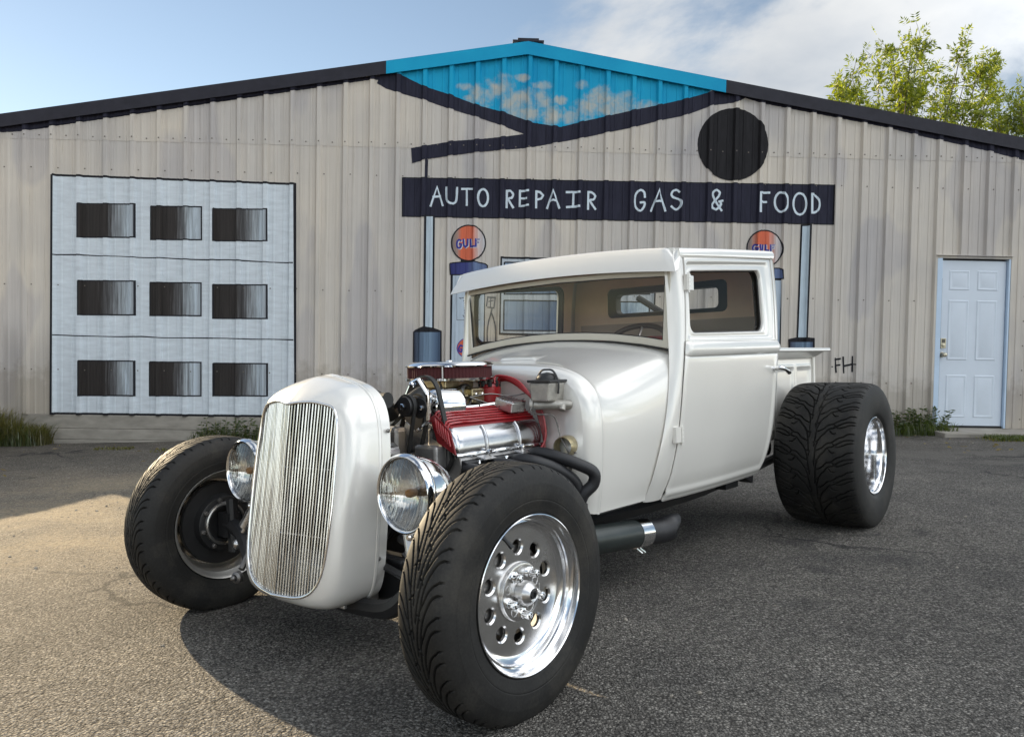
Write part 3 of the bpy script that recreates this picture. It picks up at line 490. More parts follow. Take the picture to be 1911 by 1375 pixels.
M_POSTW = flat('pale_post_paint', (.50, .58, .64)); M_ORANGE = flat('orange_paint', (.62, .13, .06)); M_NAVY = flat('blue_letter_paint', (.05, .05, .27)); M_GREYLINE = flat('grey_brush_paint', (.10, .10, .11))
def gradient_paint(name, stops, streak=(30, 30, 1.2), amount=.16, axis='X', noise_mix=.18):
    m, t, b = new_mat(name); L = t.links; tcn = N(t, 'ShaderNodeTexCoord')
    sp = N(t, 'ShaderNodeSeparateXYZ'); L.new(tcn.outputs['Generated'], sp.inputs[0])
    mpn = N(t, 'ShaderNodeMapping'); mpn.inputs['Scale'].default_value = streak; L.new(tcn.outputs['Object'], mpn.inputs[0])
    n = N(t, 'ShaderNodeTexNoise', i_Scale=1.0, i_Detail=5.0, i_Roughness=.65); L.new(mpn.outputs[0], n.inputs['Vector'])
    a = N(t, 'ShaderNodeMath', operation='MULTIPLY_ADD'); L.new(n.outputs['Fac'], a.inputs[0]); a.inputs[1].default_value = noise_mix*2; a.inputs[2].default_value = -noise_mix
    s = N(t, 'ShaderNodeMath', operation='ADD'); L.new(sp.outputs[axis], s.inputs[0]); L.new(a.outputs[0], s.inputs[1])
    c = ramp(t, s.outputs[0], stops).outputs[0]
    c = mixrgb(t, 1.0, c, ramp(t, n.outputs['Fac'], [(.3, (1-amount,)*3), (.7, (1+amount,)*3)]).outputs[0], 'MULTIPLY')
    L.new(c, b.inputs['Base Color']); b.inputs['Roughness'].default_value = .55; b.inputs['Specular IOR Level'].default_value = .16; return m

paint('painted_sky_panel', [SKYPAINT], M_SKYMURAL, bld, .0012)
paint('painted_roofline_band', [UNDERBAND_L], M_BAND, bld, .0018); paint('painted_roofline_band', [UNDERBAND_R], M_BAND, bld, .0018)
paint('painted_roofline_band', [BAND_A], M_BAND, bld, .0020); paint('painted_roofline_band', [BAND_B], M_BAND, bld, .0025)
paint('painted_round_emblem', [CIRCLE], mat('black_disc_paint', (.018, .017, .019), .6, var=.3, scale=6, stretch=(5, 5, 1), spec=.14), bld, .0030)
paint('painted_post', [STUB], M_BAND, bld, .0016)
sg = paint('painted_sign_band', [SIGN], M_BAND, bld, .0034)
paint('sign_edge', outline(SIGN, .012), M_BLACK, sg, .0040)
for wname, strokes in WORDS.items():
    ps = []
    o = None
    for k, st in enumerate(strokes):
        o = paint('painted_letter', ribbon(st, .026, curved=len(st) > 5, jitter=.06), M_LETTER, sg, .0046+.0004*(k % 3))
for (outer, inner) in (POST1, POST2):
    pp = paint('painted_post', [outer], M_BLACK, bld, .0046); paint('post_face', [inner], M_POSTW, pp, .0054)
for (outer, inner) in (BASE1, BASE2):
    pp = paint('painted_post_base', [outer], M_BLACK, bld, .0062)
    paint('base_face', [inner], gradient_paint('blue_grey_post_base', [(0, (.05, .06, .09)), (.25, (.10, .14, .20)), (.55, (.19, .27, .36)), (.8, (.10, .15, .23)), (1, (.05, .07, .11))], noise_mix=.12), pp, .0070)
for k, st in enumerate(INITIALS): paint('painted_initial', ribbon(st, .023 if k < 6 else .014, jitter=.12), M_BLACK, bld, .0026+.0004*k)
# painted overhead door
gd = paint('painted_garage_door', [GARAGE], M_WHITEW, bld, .0016)
paint('door_outline', outline(GARAGE, .026), M_BLACK, gd, .0022)
for l in GLINES:
    a, b = np.array(l[0]), np.array(l[1]); pts = [tuple(a+(b-a)*t+np.array([0, rng.normal(0, .004)])) for t in np.linspace(0, 1, 12)]
    paint('panel_line', ribbon(pts, .013, jitter=.2), M_BLACK, gd, .0026)
for k, wq in enumerate(GWIN):
    wm = gradient_paint('painted_window_glass', [(0, (.030, .026, .024)), (.44+.03*rng.normal(), (.036, .031, .029)), (.60, (.115, .115, .118)), (.78, (.32, .35, .37)), (.90, (.46, .52, .57)), (1, (.25, .27, .29))], streak=(40, 40, 2.0), amount=.22, noise_mix=.20)
    w = paint('painted_window', [wq], wm, gd, .0030)
    paint('window_outline', outline(wq, .016), M_BLACK, w, .0036)
# painted gas pumps
def pump(P, lower):
    b = paint('painted_gas_pump', [P['body']], M_BLACK, bld, .0020); bo = np.array(P['body']); c = bo.mean(0)
    x0, x1 = bo[:, 0].min(), bo[:, 0].max()
    paint('pump_face', [[(x0+.022, bo[2][1]), (x1-.022, bo[2][1]), (x1-.020, bo[0][1]-.005), (x0+.026, bo[0][1]-.005)]], flat('pale_pump_paint', (.46, .53, .60)), b, .0027)
    paint('pump_neck', [P['neck']], M_BLACK, b, .0030)
    paint('pump_cap', [P['cap']], gradient_paint('blue_pump_cap', [(0, (.035, .04, .14)), (.45, (.05, .06, .20)), (.7, (.16, .22, .36)), (1, (.10, .13, .24))], noise_mix=.1), b, .0036)
    paint('cap_outline', outline(P['cap'], .014), M_BLACK, b, .0042)
    gm = gradient_paint('globe_paint', [(0, (.16, .15, .15)), (.14, (.36, .26, .22)), (.30, (.62, .14, .07)), (.62, (.62, .16, .09)), (.80, (.60, .50, .47)), (1, (.50, .52, .54))], noise_mix=.10)
    paint('pump_globe', [P['globe']], gm, b, .0036)
    paint('globe_outline', outline(P['globe'], .016), M_BLACK, b, .0042)
    for k, st in enumerate(P['text']):
        paint('globe_letter', ribbon([(u+.008, z-.006) for u, z in st], .024, curved=len(st) > 5), flat('pale_letter_shadow', (.60, .62, .66)), b, .0044)
        paint('globe_letter', ribbon(st, .022, curved=len(st) > 5), M_NAVY if k < 4 else flat('faded_letter_paint', (.28, .27, .40)), b, .0050+.0002*k)
    if lower:
        paint('pump_badge', [P['disc']], M_ORANGE, b, .0032); paint('badge_outline', outline(P['disc'], .010), M_NAVY, b, .0037)
        for st in P['text2']: paint('badge_letter', ribbon(st, .022, curved=len(st) > 5), M_NAVY, b, .0044)
        paint('gauge_outline', outline(P['box'], .006), M_GREYLINE, b, .0032); paint('display_window', [P['display']], flat('display_paint', (.16, .2, .2)), b, .0032); paint('display_outline', outline(P['display'], .010), M_BLACK, b, .0037)
        for k, st in enumerate(P['marks']): paint('gauge_mark', ribbon(st, .007), M_BLACK, b, .0036)
pump(PUMP1, True); pump(PUMP2, False)
pw = paint('painted_window', [WINDOW['outer']], M_BLACK, bld, .0022); paint('window_frame', [WINDOW['frame']], flat('pale_frame_paint', (.46, .50, .54)), pw, .0028)
gw = gradient_paint('painted_blue_glass', [(0, (.30, .38, .48)), (.35, (.10, .15, .24)), (.75, (.20, .29, .40)), (1, (.45, .55, .62))], streak=(9, 9, 3), noise_mix=.25)
for s in WINDOW['sash']:
    s = [(u, z) for u, z in s]; paint('window_pane', [s], gw, pw, .0034); paint('sash_outline', outline(s, .016), M_BLACK, pw, .0040)
for k, st in enumerate(NOZZLE): paint('painted_hose', ribbon(st, .016 if k < 6 else .009, curved=len(st) > 3, jitter=.1), M_GREYLINE, bld, .0046+.0003*k)

# ------------------------------------------------------------------ walk door
M_DOORW = mat('white_door_paint', (.62, .68, .755), .42, var=.05, scale=3, bump=.05)
d0, d1, dz0, dz1 = 5.199, 6.003, .112, 2.122
dr = MB().box(d0, d1, .004, .045, dz0, dz1).build('entry_door', M_DOORW, bld, 0, bevel=.003)
pw_ = (d1-d0)
for (c0, c1) in ((.125, .44), (.56, .875)):
    for (z0, z1) in ((.10, .62), (.80, 1.53), (1.65, 1.89)):
        x0, x1 = d0+pw_*c0, d0+pw_*c1; za, zb = dz0+z0, dz0+z1; mb = MB()
        rings = [round_rect(x0+i, x1-i, za+i, zb-i, .004, 2) for i in (0, .012, .030, .046)]
        mb.grid(np.array([[(p[0], y, p[1]) for p in r] for r, y in zip(rings, (.003, -.004, .0015, -.003))]), closev=True)
        mb.f.append(tuple(range(3*len(rings[0]), 4*len(rings[0])))); mb.build('door_panel', M_DOORW, dr, 30, recalc=True)
M_NICK = mat('satin_nickel', (.50, .46, .36), .28, 1.0)
mb = MB().lathe([(0, .032), (-.006, .032), (-.010, .026), (-.030, .014), (-.042, .014), (-.050, .026), (-.066, .029), (-.078, .022), (-.081, .0005)], (5.242, .004, .975), (0, 1, 0), 20); mb.build('door_knob', M_NICK, dr, 40, recalc=True)
mb = MB().box(5.212, 5.278, -.016, .003, 1.055, 1.175); mb.lathe([(-.016, .022), (-.028, .020), (-.029, .0005)], (5.245, 0, 1.088), (0, 1, 0), 16); mb.box(5.236, 5.254, -.034, -.027, 1.085, 1.091); mb.build('keypad_lock', M_NICK, dr, 30, bevel=.003)
MB().box(5.224, 5.266, -.0195, -.0165, 1.118, 1.166).build('keypad', mat('keypad_dark', (.10, .09, .07), .4), dr, 0)
M_FRAME = mat('white_trim', (.50, .62, .76), .45, var=.06, scale=4)
fr = MB().box(5.128, 5.192, -.040, .05, .088, 2.142).build('door_frame', M_FRAME, bld, 0, bevel=.004)
MB().box(6.010, 6.034, -.036, .05, .088, 2.142).build('frame_jamb', M_FRAME, fr, 0, bevel=.003)
MB().box(5.128, 6.034, -.038, .05, 2.143, 2.172).build('frame_head', M_SIDING[2], fr, 0, bevel=.003)
MB().box(5.11, 6.05, -.066, .0, 2.173, 2.180).build('drip_cap', M_SIDING[0], fr, 0)
MB().box(5.196, 6.008, -.01, .06, .088, .106).build('threshold', mat('dark_gap', (.02, .02, .02), .8), fr, 0)
MB().box(5.193, 5.198, -.030, -.026, .3, 1.9).build('weather_strip', mat('dark_seal', (.03, .04, .05), .6), fr, 0)
MB().box(5.135, 5.165, -.05, -.041, .10, .34).build('strap', mat('grey_strap', (.22, .25, .28), .5), fr, 0)
slab = MB().box(4.95, 7.4, -.60, -.03, -.25, .083).build('door_slab', M_CONC, bld, 0, bevel=.012)

# ------------------------------------------------------------------ board fence added beyond the left edge of the view to shade the lot
fence = empty('added_shade_fence', None, (0, 0, 0), label='made-up grey board fence out of view at left, added to shade the ground', category='fence')
M_BOARD = mat('weathered_board', (.22, .19, .15), .85, var=.3, scale=4, stretch=(8, 8, .6))
F0, F1 = np.array(SHADE_FENCE0), np.array(SHADE_FENCE1); nb = 40; board = None
for i in range(nb):
    p = F0+(F1-F0)*(i+.5)/nb; ln = np.linalg.norm(F1-F0)/nb
    if board is None:
        board = MB().box(-ln/2+.003, ln/2-.003, -.011, .011, 0, SHADE_FENCE_H).mesh('shade_fence_board', M_BOARD, 0)
    o = bpy.data.objects.new('shade_fence_board', board); sc.collection.objects.link(o); o.parent = fence
    o.location = (p[0], p[1], float(ground_z(p[0], p[1]))-.03+rng.normal(0, .006)); o.rotation_euler.z = math.atan2(*(F1-F0)[::-1])
for zz in (.35, 1.1):
    MB().tube([(F0[0]-.03, F0[1], float(ground_z(*F0))+zz), (F1[0]-.03, F1[1], float(ground_z(*F1))+zz)], .03, 4).build('shade_fence_rail', M_BOARD, fence, 0)
# ------------------------------------------------------------------ the truck (own axes: x to its left, y rearwards, z up; origin under the front axle)
truck = empty('hot_rod_pickup', None, label='pearl white hot rod pickup truck with open engine, big black tyres and polished wheels', category='truck')
truck.matrix_world = CAR_M
def paint_material():
    m, t, b = new_mat('pearl_white_paint'); L = t.links
    b.inputs['Base Color'].default_value = (.70, .665, .60, 1); b.inputs['Roughness'].default_value = .30; b.inputs['Metallic'].default_value = .18
    b.inputs['Coat Weight'].default_value = 1.0; b.inputs['Coat Roughness'].default_value = .055
    tcn = N(t, 'ShaderNodeTexCoord'); n = N(t, 'ShaderNodeTexNoise', i_Scale=2.4, i_Detail=3.0); L.new(tcn.outputs['Object'], n.inputs['Vector'])
    c = ramp(t, n.outputs['Fac'], [(.3, (.81, .785, .73)), (.7, (.85, .825, .77))]).outputs[0]; L.new(c, b.inputs['Base Color'])
    n2 = N(t, 'ShaderNodeTexNoise', i_Scale=900.0, i_Detail=2.0); L.new(tcn.outputs['Object'], n2.inputs['Vector'])
    bp = N(t, 'ShaderNodeBump', i_Strength=.03, i_Distance=.0004); L.new(n2.outputs['Fac'], bp.inputs['Height']); L.new(bp.outputs[0], b.inputs['Normal'])
    return m
M_PAINT = paint_material()
M_CREAM = mat('champagne_frame_paint', (.60, .56, .47), .42, .1, coat=.4, var=.05, scale=6)
M_CHROME = mat('chrome', (.88, .88, .88), .05, 1.0)
M_ALU = mat('polished_aluminium', (.86, .86, .87), .11, 1.0, rvar=.05, scale=14)
M_ALUB = mat('brushed_aluminium', (.62, .61, .60), .30, 1.0, rvar=.10, scale=30, var=.1)
M_CAST = mat('cast_aluminium', (.40, .39, .38), .48, .9, var=.2, scale=25, bump=.3)
M_STEEL = mat('dull_steel', (.22, .21, .20), .45, .9, var=.25, scale=20)
M_BLACKM = mat('satin_black_metal', (.016, .016, .017), .42, var=.3, scale=15)
M_HEADER = mat('black_header_coating', (.017, .017, .019), .48, var=.25, scale=12, bump=.15)
M_RUBBERS = mat('rubber_seal', (.014, .014, .013), .55)
M_RED = mat('engine_red', (.34, .010, .014), .34, coat=.5)
M_REDSEAT = mat('red_vinyl', (.32, .02, .022), .45, var=.1)
M_TAN = mat('tan_headliner', (.84, .70, .54), .85, var=.06, scale=8, bump=.1, bscale=300)
M_TANP = mat('taupe_door_card', (.42, .37, .31), .7, var=.05, scale=8)
def tyre_material():
    m, t, b = new_mat('tyre_rubber'); L = t.links; tcn = N(t, 'ShaderNodeTexCoord')
    n = N(t, 'ShaderNodeTexNoise', i_Scale=9.0, i_Detail=6.0, i_Roughness=.6); L.new(tcn.outputs['Object'], n.inputs['Vector'])
    n2 = N(t, 'ShaderNodeTexNoise', i_Scale=160.0, i_Detail=3.0); L.new(tcn.outputs['Object'], n2.inputs['Vector'])
    c = ramp(t, n.outputs['Fac'], [(.3, (.0125, .012, .0115)), (.7, (.022, .0215, .0205))]).outputs[0]
    c = mixrgb(t, 1.0, c, ramp(t, n2.outputs['Fac'], [(.35, (.8, .8, .8)), (.70, (1.15, 1.14, 1.12)), (.8, (1.7, 1.65, 1.55))]).outputs[0], 'MULTIPLY')
    nd = N(t, 'ShaderNodeTexNoise', i_Scale=5.0, i_Detail=8.0, i_Roughness=.7); L.new(tcn.outputs['Object'], nd.inputs['Vector'])
    c = mixrgb(t, ramp(t, nd.outputs['Fac'], [(.48, (0, 0, 0)), (.72, (.40,)*3)]).outputs[0], c, (.085, .075, .06))
    L.new(c, b.inputs['Base Color']); b.inputs['Roughness'].default_value = .62; b.inputs['Specular IOR Level'].default_value = .30
    bp = N(t, 'ShaderNodeBump', i_Strength=.25, i_Distance=.001); L.new(n2.outputs['Fac'], bp.inputs['Height']); L.new(bp.outputs[0], b.inputs['Normal'])
    return m
M_TYRE = tyre_material()
def glass_material(name, tint=(1, 1, 1), refl=1.0, rough=0.0, bump=None):
    m = bpy.data.materials.new(name); m.use_nodes = True; t = m.node_tree; t.nodes.clear(); L = t.links
    o = N(t, 'ShaderNodeOutputMaterial'); tr = N(t, 'ShaderNodeBsdfTransparent'); tr.inputs[0].default_value = (*tint, 1)
    gl = N(t, 'ShaderNodeBsdfGlossy'); gl.inputs['Roughness'].default_value = rough; fr = N(t, 'ShaderNodeFresnel'); fr.inputs['IOR'].default_value = 1.5
    k = N(t, 'ShaderNodeMath', operation='MULTIPLY'); L.new(fr.outputs[0], k.inputs[0]); k.inputs[1].default_value = refl; k.use_clamp = True
    mx = N(t, 'ShaderNodeMixShader'); L.new(k.outputs[0], mx.inputs[0]); L.new(tr.outputs[0], mx.inputs[1]); L.new(gl.outputs[0], mx.inputs[2]); L.new(mx.outputs[0], o.inputs[0])
    return m
M_GLASS = glass_material('window_glass', (.90, .89, .86), .38)

# --- body side: half width as a function of height, lightly barrelled in plan
_side = pchip([.30, .345, .45, .60, .80, .95, 1.10, 1.25, 1.36, 1.45], [.535, .556, .598, .628, .646, .652, .649, .641, .630, .618])
_plan = pchip([1.10, 1.30, 1.48, 1.75, 2.20, 2.40], [-.026, -.018, -.004, .006, .000, -.010])
def side_b(a, z): return _side(z)+_plan(a)
a_front = pchip([.33, .62, .90, 1.0, 1.34, 1.40], [1.300, 1.320, 1.338, 1.350, 1.378, 1.382])      # door gap, front
a_rear = pchip([.33, .40, .66, .95, 1.42], [2.200, 2.222, 2.235, 2.246, 2.268])
def top_z(a): return 1.338+(a-1.355)*.079
def bot_z(a): return .336+(a-1.28)*.004
def belt_z(a): return .958+(a-1.34)*.012
def win_lo(a): return 1.026+(a-1.38)*.028
def win_hi(a): return 1.283+(a-1.39)*.078
WA0, WA1 = 1.402, 2.135

WIN_H = .27
def rr_dist(a, z, r=.045):
    """signed distance to the rounded door-window outline (negative inside)."""
    zr = (z-win_lo(a))/(win_hi(a)-win_lo(a))*WIN_H; ca, ha, hz = (WA0+WA1)/2, (WA1-WA0)/2, WIN_H/2
    qx = np.abs(a-ca)-ha+r; qz = np.abs(zr-hz)-hz+r
    return np.minimum(np.maximum(qx, qz), 0)+np.hypot(np.maximum(qx, 0), np.maximum(qz, 0))-r
def bump1(x, w): return np.exp(-(x/w)**2)
def side_offset(a, z, door):
    o = np.zeros_like(a)
    d = rr_dist(a, z)
    # belt moulding: a soft half-round with a crisp lower edge
    x = (z-belt_z(a))/.024; o += .013*np.clip(1-x*x, 0, 1)**.6
    o -= .004*bump1(z-(belt_z(a)-.030), .006)+.003*bump1(z-(belt_z(a)+.030), .006)
    if door:
        e = np.minimum.reduce([a-a_front(z), a_rear(z)-a, z-bot_z(a), top_z(a)-z])
        # stamped window surround: raised outer frame, sunk reveal
        up = smoothstep(belt_z(a)+.028, belt_z(a)+.040, z)
        o -= up*.016*(1-smoothstep(.030, .052, d))
        o -= up*.010*(1-smoothstep(.002, .010, d))
        o += up*.004*bump1(d-.056, .010)
        # raised bead along the lower rear and bottom edges
        e2 = np.minimum(a_rear(z)-a+.02*smoothstep(.9, .6, z)*0, z-bot_z(a)); low = smoothstep(.93, .80, z)
        o += low*.0075*bump1(e2-.030, .012)
        o -= .004*bump1(e, .004)
    return o
def lower_rows():
    """(fraction below the belt, offset from the belt line) for each row of the lower door skin."""
    rows = [(f, None) for f in np.r_[0, .002, .006, .012, .02, .028, .036, .044, .055, .07, np.linspace(.09, .97, 60), .985, .995]]
    return rows+[(None, d) for d in np.r_[-.0285, -.0265, -.0250, np.linspace(-.024, .024, 15), .0255, .028]]
def lower_skin(sign, inset=0.0, trim=0.0):
    s = np.r_[0, .002, .005, .01, .016, .022, .03, np.linspace(.04, .96, 70), .968, .975, .982, .988, .993, .997, 1][:, None]; R = lower_rows(); z = np.full((len(s), len(R)), .7)
    for _ in range(6):
        a = a_front(z)+trim+(a_rear(z)-a_front(z)-2*trim)*s; zb = bot_z(a)+trim
        z = np.stack([(zb[:, j]+(belt_z(a[:, j])-.030-zb[:, j])*f) if f is not None else belt_z(a[:, j])+d for j, (f, d) in enumerate(R)], 1)
    o = np.zeros_like(a)
    for j, (f, d) in enumerate(R):
        if d is not None:
            x = d/.0245; o[:, j] = .012*max(0, 1-x*x)**.5*smoothstep(0, .022, s[:, 0])-.003*(abs(x) >= 1)
    e2 = np.minimum(a_rear(z)-a, z-bot_z(a)); e1 = np.minimum.reduce([a-a_front(z), a_rear(z)-a, z-bot_z(a)])
    if trim == 0:
        o += smoothstep(.93, .80, z)*.0075*bump1(e2-.030, .011); o -= .005*bump1(e1, .0035)
    P = np.stack([sign*(side_b(a, z)+o-inset), a, z], 2); mb = MB().grid(P)
    return mb.flip() if sign > 0 else mb
def dense_loop(x0, x1, y0, y1, r, n=8, m=14):
    q = []
    for (cx, cy, a0) in ((x1-r, y0+r, -90), (x1-r, y1-r, 0), (x0+r, y1-r, 90), (x0+r, y0+r, 180)):
        q.append([(cx+r*math.cos(math.radians(a0+90*k/n)), cy+r*math.sin(math.radians(a0+90*k/n))) for k in range(n+1)])
    out = []
    for i in range(4):
        out += q[i]; p, t = np.array(q[i][-1]), np.array(q[(i+1) % 4][0]); out += [tuple(p+(t-p)*k/m) for k in range(1, m)]
    return np.array(out)
def upper_frame(sign, stops, trim=0.0):
    inn = dense_loop(WA0, WA1, 0, WIN_H, .045); ia = inn[:, 0]; iz = win_lo(ia)+inn[:, 1]/WIN_H*(win_hi(ia)-win_lo(ia))
    out = dense_loop(0, 1, 0, 1, .012); z = np.full(len(out), 1.15)
    for _ in range(6):
        oa = a_front(z)+trim+(a_rear(z)-a_front(z)-2*trim)*out[:, 0]; zl = belt_z(oa)+.0282; z = zl+(top_z(oa)-trim-zl)*out[:, 1]
    rows = []
    for k, off in stops:
        a = oa+(ia-oa)*k; zz = z+(iz-z)*k; rows.append(np.stack([sign*(side_b(a, zz)+off), a, zz], 1))
    mb = MB().grid(np.array(rows), closev=True)
    return mb.flip() if sign > 0 else mb
def door_curve(off=0.0, inset=.018, sign=1, n=10):
    q = round_rect(WA0-off, WA1+off, -off, WIN_H+off, .045+off, n); a = q[:, 0]; z = win_lo(a)+q[:, 1]/WIN_H*(win_hi(a)-win_lo(a))
    return np.stack([sign*(side_b(a, z)-inset), a, z], 1)

M_HINGE = M_PAINT
for sgn in (1, -1):
    door = lower_skin(sgn).build('door', M_PAINT, truck, 50); md = door.modifiers.new('thickness', 'SOLIDIFY'); md.thickness = .012; md.offset = -1
    upper_frame(sgn, ((0, -.022), (0, -.004), (.02, -.001), (.06, 0), (.26, .0005), (.34, -.0015), (.42, -.0075), (.50, -.0105), (.62, -.0110), (.78, -.0105), (.88, -.0085), (.94, -.0095), (.98, -.013), (1.0, -.019), (1.0, -.036))).build('door_frame', M_PAINT, door, 60)
    lower_skin(sgn, .042, .02).build('door_card', M_TAN, door, 55)
    upper_frame(sgn, ((0, -.040), (.5, -.042), (1.0, -.050), (1.0, -.030)), .012).build('door_frame_trim', M_TAN, door, 55)
    MB().tube(door_curve(.001, .031, sgn), .0060, 6, closed=True).build('window_seal', M_RUBBERS, door, 60)
    MB().grid(np.array([door_curve(-.001, .030, sgn), door_curve(-.001, .056, sgn), door_curve(.018, .054, sgn)]), closev=True).build('window_channel', M_RUBBERS, door, 60)
    gl = door_curve(.002, .036, sgn); ctr = gl.mean(0); mb = MB(); mb.v = [tuple(p) for p in gl]; mb.f = [tuple(range(len(gl)))]; mb.build('door_glass', M_GLASS, door, 0)
    # hinges
    for zz in (1.235, .610):
        mb = MB(); a_ = float(a_front(zz)); b_ = float(side_b(a_, zz)); M = Matrix.Translation((sgn*b_, a_, zz))
        mb.box(-.004, .012, -.044 if zz < 1 else -.010, -.003, -.032, .032, M); mb.box(-.004, .010, .003, .050, -.030, .030, M)
        for k in range(4): mb.tube([M @ Vector((sgn*.012, .004, -.034+.017*k+.001)), M @ Vector((sgn*.012, .004, -.034+.017*(k+1)-.001))], .0085, 10)
        mb.tube([M @ Vector((sgn*.012, .004, -.042)), M @ Vector((sgn*.012, .004, .040))], .005, 8)
        mb.build('hinge', M_HINGE, door, 35)
    # handle
    a_ = float(a_rear(.86))-.050; b_ = float(side_b(a_, .86)); mb = MB()
    mb.lathe([(0, .019), (.006, .019), (.010, .012), (.030, .009)], (sgn*b_, a_, .862), (sgn, 0, 0), 16)
    mb.tube(smooth_path([(sgn*(b_+.012), a_, .862), (sgn*(b_+.044), a_, .866), (sgn*(b_+.056), a_+.025, .860), (sgn*(b_+.056), a_+.062, .850), (sgn*(b_+.050), a_+.098, .842)], 6), list(np.interp(np.linspace(0, 1, 25), [0, .3, .6, 1], [.008, .010, .009, .013])), 10)
    mb.build('door_handle', M_CHROME, door, 50)
    # rear quarter behind the door, rounding into the back
    z = np.linspace(0, 1, 90)[None, :]; rows = []
    for (da, db) in ((.006, -.020), (.006, 0), (.02, 0), (.045, -.002), (.065, -.010), (.082, -.026), (.090, -.048), (.092, -.10), (.092, -.30), (.092, -.66)):
        zz = np.linspace(.338, 1.415, 90); aa = a_rear(zz)+da; bb = np.maximum(side_b(np.minimum(aa, 2.3), zz)+db*1.0+side_offset(aa, zz, False)*(1 if db > -.03 else 0), 0.0)
        if db < -.6: bb = bb*0
        rows.append(np.stack([sgn*bb, aa, zz], 1))
    mb = MB().grid(np.array(rows[:8])); 
    if sgn > 0: mb.flip()
    mb.build('rear_quarter', M_PAINT, truck, 50)
    # cowl post between cowl and door; its lower end flares into a lip
    zz = np.linspace(.338, 1.372, 100); ae = pchip([.33, .45, .60, .75, .87, .97, 1.08, 1.20, 1.40], [1.196, 1.207, 1.234, 1.266, 1.289, 1.300, 1.306, 1.309, 1.311])(zz); af = a_front(zz)-.006
    B = side_b(np.full_like(zz, 1.3), zz); Bn = side_b(np.full_like(zz, 1.3), zz)
    upper = smoothstep(.62, 1.10, zz); lip = smoothstep(.72, .36, zz)
    secs = []
    for (db0, db1, q) in ((-.050, -.075, -1), (-.026, -.056, 0), (-.012, -.040, .12), (-.004, -.018, .40), (0, -.005, .72), (0, 0, .94), (0, 0, 1.0), (-.022, -.022, 1.0)):
        db = db0*(1-upper)+db1*upper
        if q < 0: a = ae+.030
        else: a = ae+(af-ae)*q
        base = np.where(np.array(q >= .7), B, Bn)
        secs.append(np.stack([sgn*(base+db), a, zz], 1))
    mb = MB().grid(np.array(secs))
    if sgn > 0: mb.flip()
    mb.build('cowl_post', M_PAINT, truck, 50)
# --- cowl, from the firewall flange to the windscreen
C0 = np.array([(0, .913), (.12, .912), (.24, .907), (.34, .896), (.42, .873), (.472, .842), (.508, .800), (.526, .745), (.532, .66), (.530, .55), (.523, .44), (.513, .365), (.511, .345)])
C1 = np.array([(0, 1.018), (.14, 1.013), (.28, 1.002), (.40, .986), (.50, .968), (.560, .948), (.586, .915), (.598, .87), (.603, .78), (.597, .63), (.562, .46), (.525, .365), (.521, .345)])
NC = 72
c0 = resample(smooth_path(C0, 8), NC); c1 = resample(smooth_path(C1, 8), NC)
def mirror_contour(c): return np.vstack([c[::-1]*[-1, 1], c[1:]])
def sec(c, a, sc_=1.0, dz=0): 
    c = mirror_contour(c); ctr = np.array([0, .62]); q = ctr+(c-ctr)*sc_; return np.stack([q[:, 0], np.full(len(q), a) if np.isscalar(a) else a, q[:, 1]+dz], 1)
FWA = .835
rows = [sec(c0, FWA-.027, .93), sec(c0, FWA-.020, .955), sec(c0, FWA-.009, .974), sec(c0, FWA+.004, .988), sec(c0, FWA+.016, .997), sec(c0, FWA+.025, 1.0), sec(c0, FWA+.030, 1.003), sec(c0, FWA+.034, 1.009), sec(c0, FWA+.040, 1.0095), sec(c0, FWA+.045, 1.003), sec(c0, FWA+.052, 1.0)]
for k in range(1, 30):
    t = k/29; s = t**1.75*.75+.25*(t*t*(3-2*t)); rows.append(sec(c0+(c1-c0)*s, FWA+.052+(1.335-FWA-.052)*t))
mb = MB().grid(np.array(rows)); cowl = mb.build('cowl', M_PAINT, truck, 60)
# firewall recess
def pad(k):   # the lower half swells forwards over the pedals
    c = mirror_contour(c0); return -.020*smoothstep(.66, .58, c[:, 1])*k
rows = [sec(c0, FWA-.027, .93), sec(c0, FWA-.032, .89), sec(c0, FWA-.034, .84), sec(c0, FWA-.030, .78), sec(c0, FWA-.024, .73), sec(c0, FWA-.024, .55), sec(c0, FWA-.024, .28), sec(c0, FWA-.024, .02)]
for r, k in zip(rows, (0, .4, 1, 1, 1, 1, 1, 1)): r[:, 1] += pad(k)
mb = MB().grid(np.array(rows)).flip(); mb.build('firewall', M_PAINT, truck, 60)
# floor of the cab
MB().box(-.50, .50, FWA+.05, 2.30, .335, .36).build('cab_floor', M_BLACKM, truck, 0)
# cowl vent: low lid with a raised front lip
mb = MB(); vz = lambda b, a: 0
def cowl_top(b, a):
    t = (a-FWA-.052)/(1.335-FWA-.052); s = t**1.75*.75+.25*(t*t*(3-2*t)); c = c0+(c1-c0)*s; return float(np.interp(abs(b), c[:40, 0], c[:40, 1]))
P = []
for a, h in ((1.020, .001), (1.024, .010), (1.032, .0115), (1.06, .007), (1.09, .003), (1.11, .0005)):
    P.append([(b, a, cowl_top(b, a)+h*max(0, min(1, (.105-abs(b))/.02))) for b in np.linspace(-.105, .105, 33)])
MB().grid(np.array(P)).flip().build('cowl_vent', M_PAINT, cowl, 40)
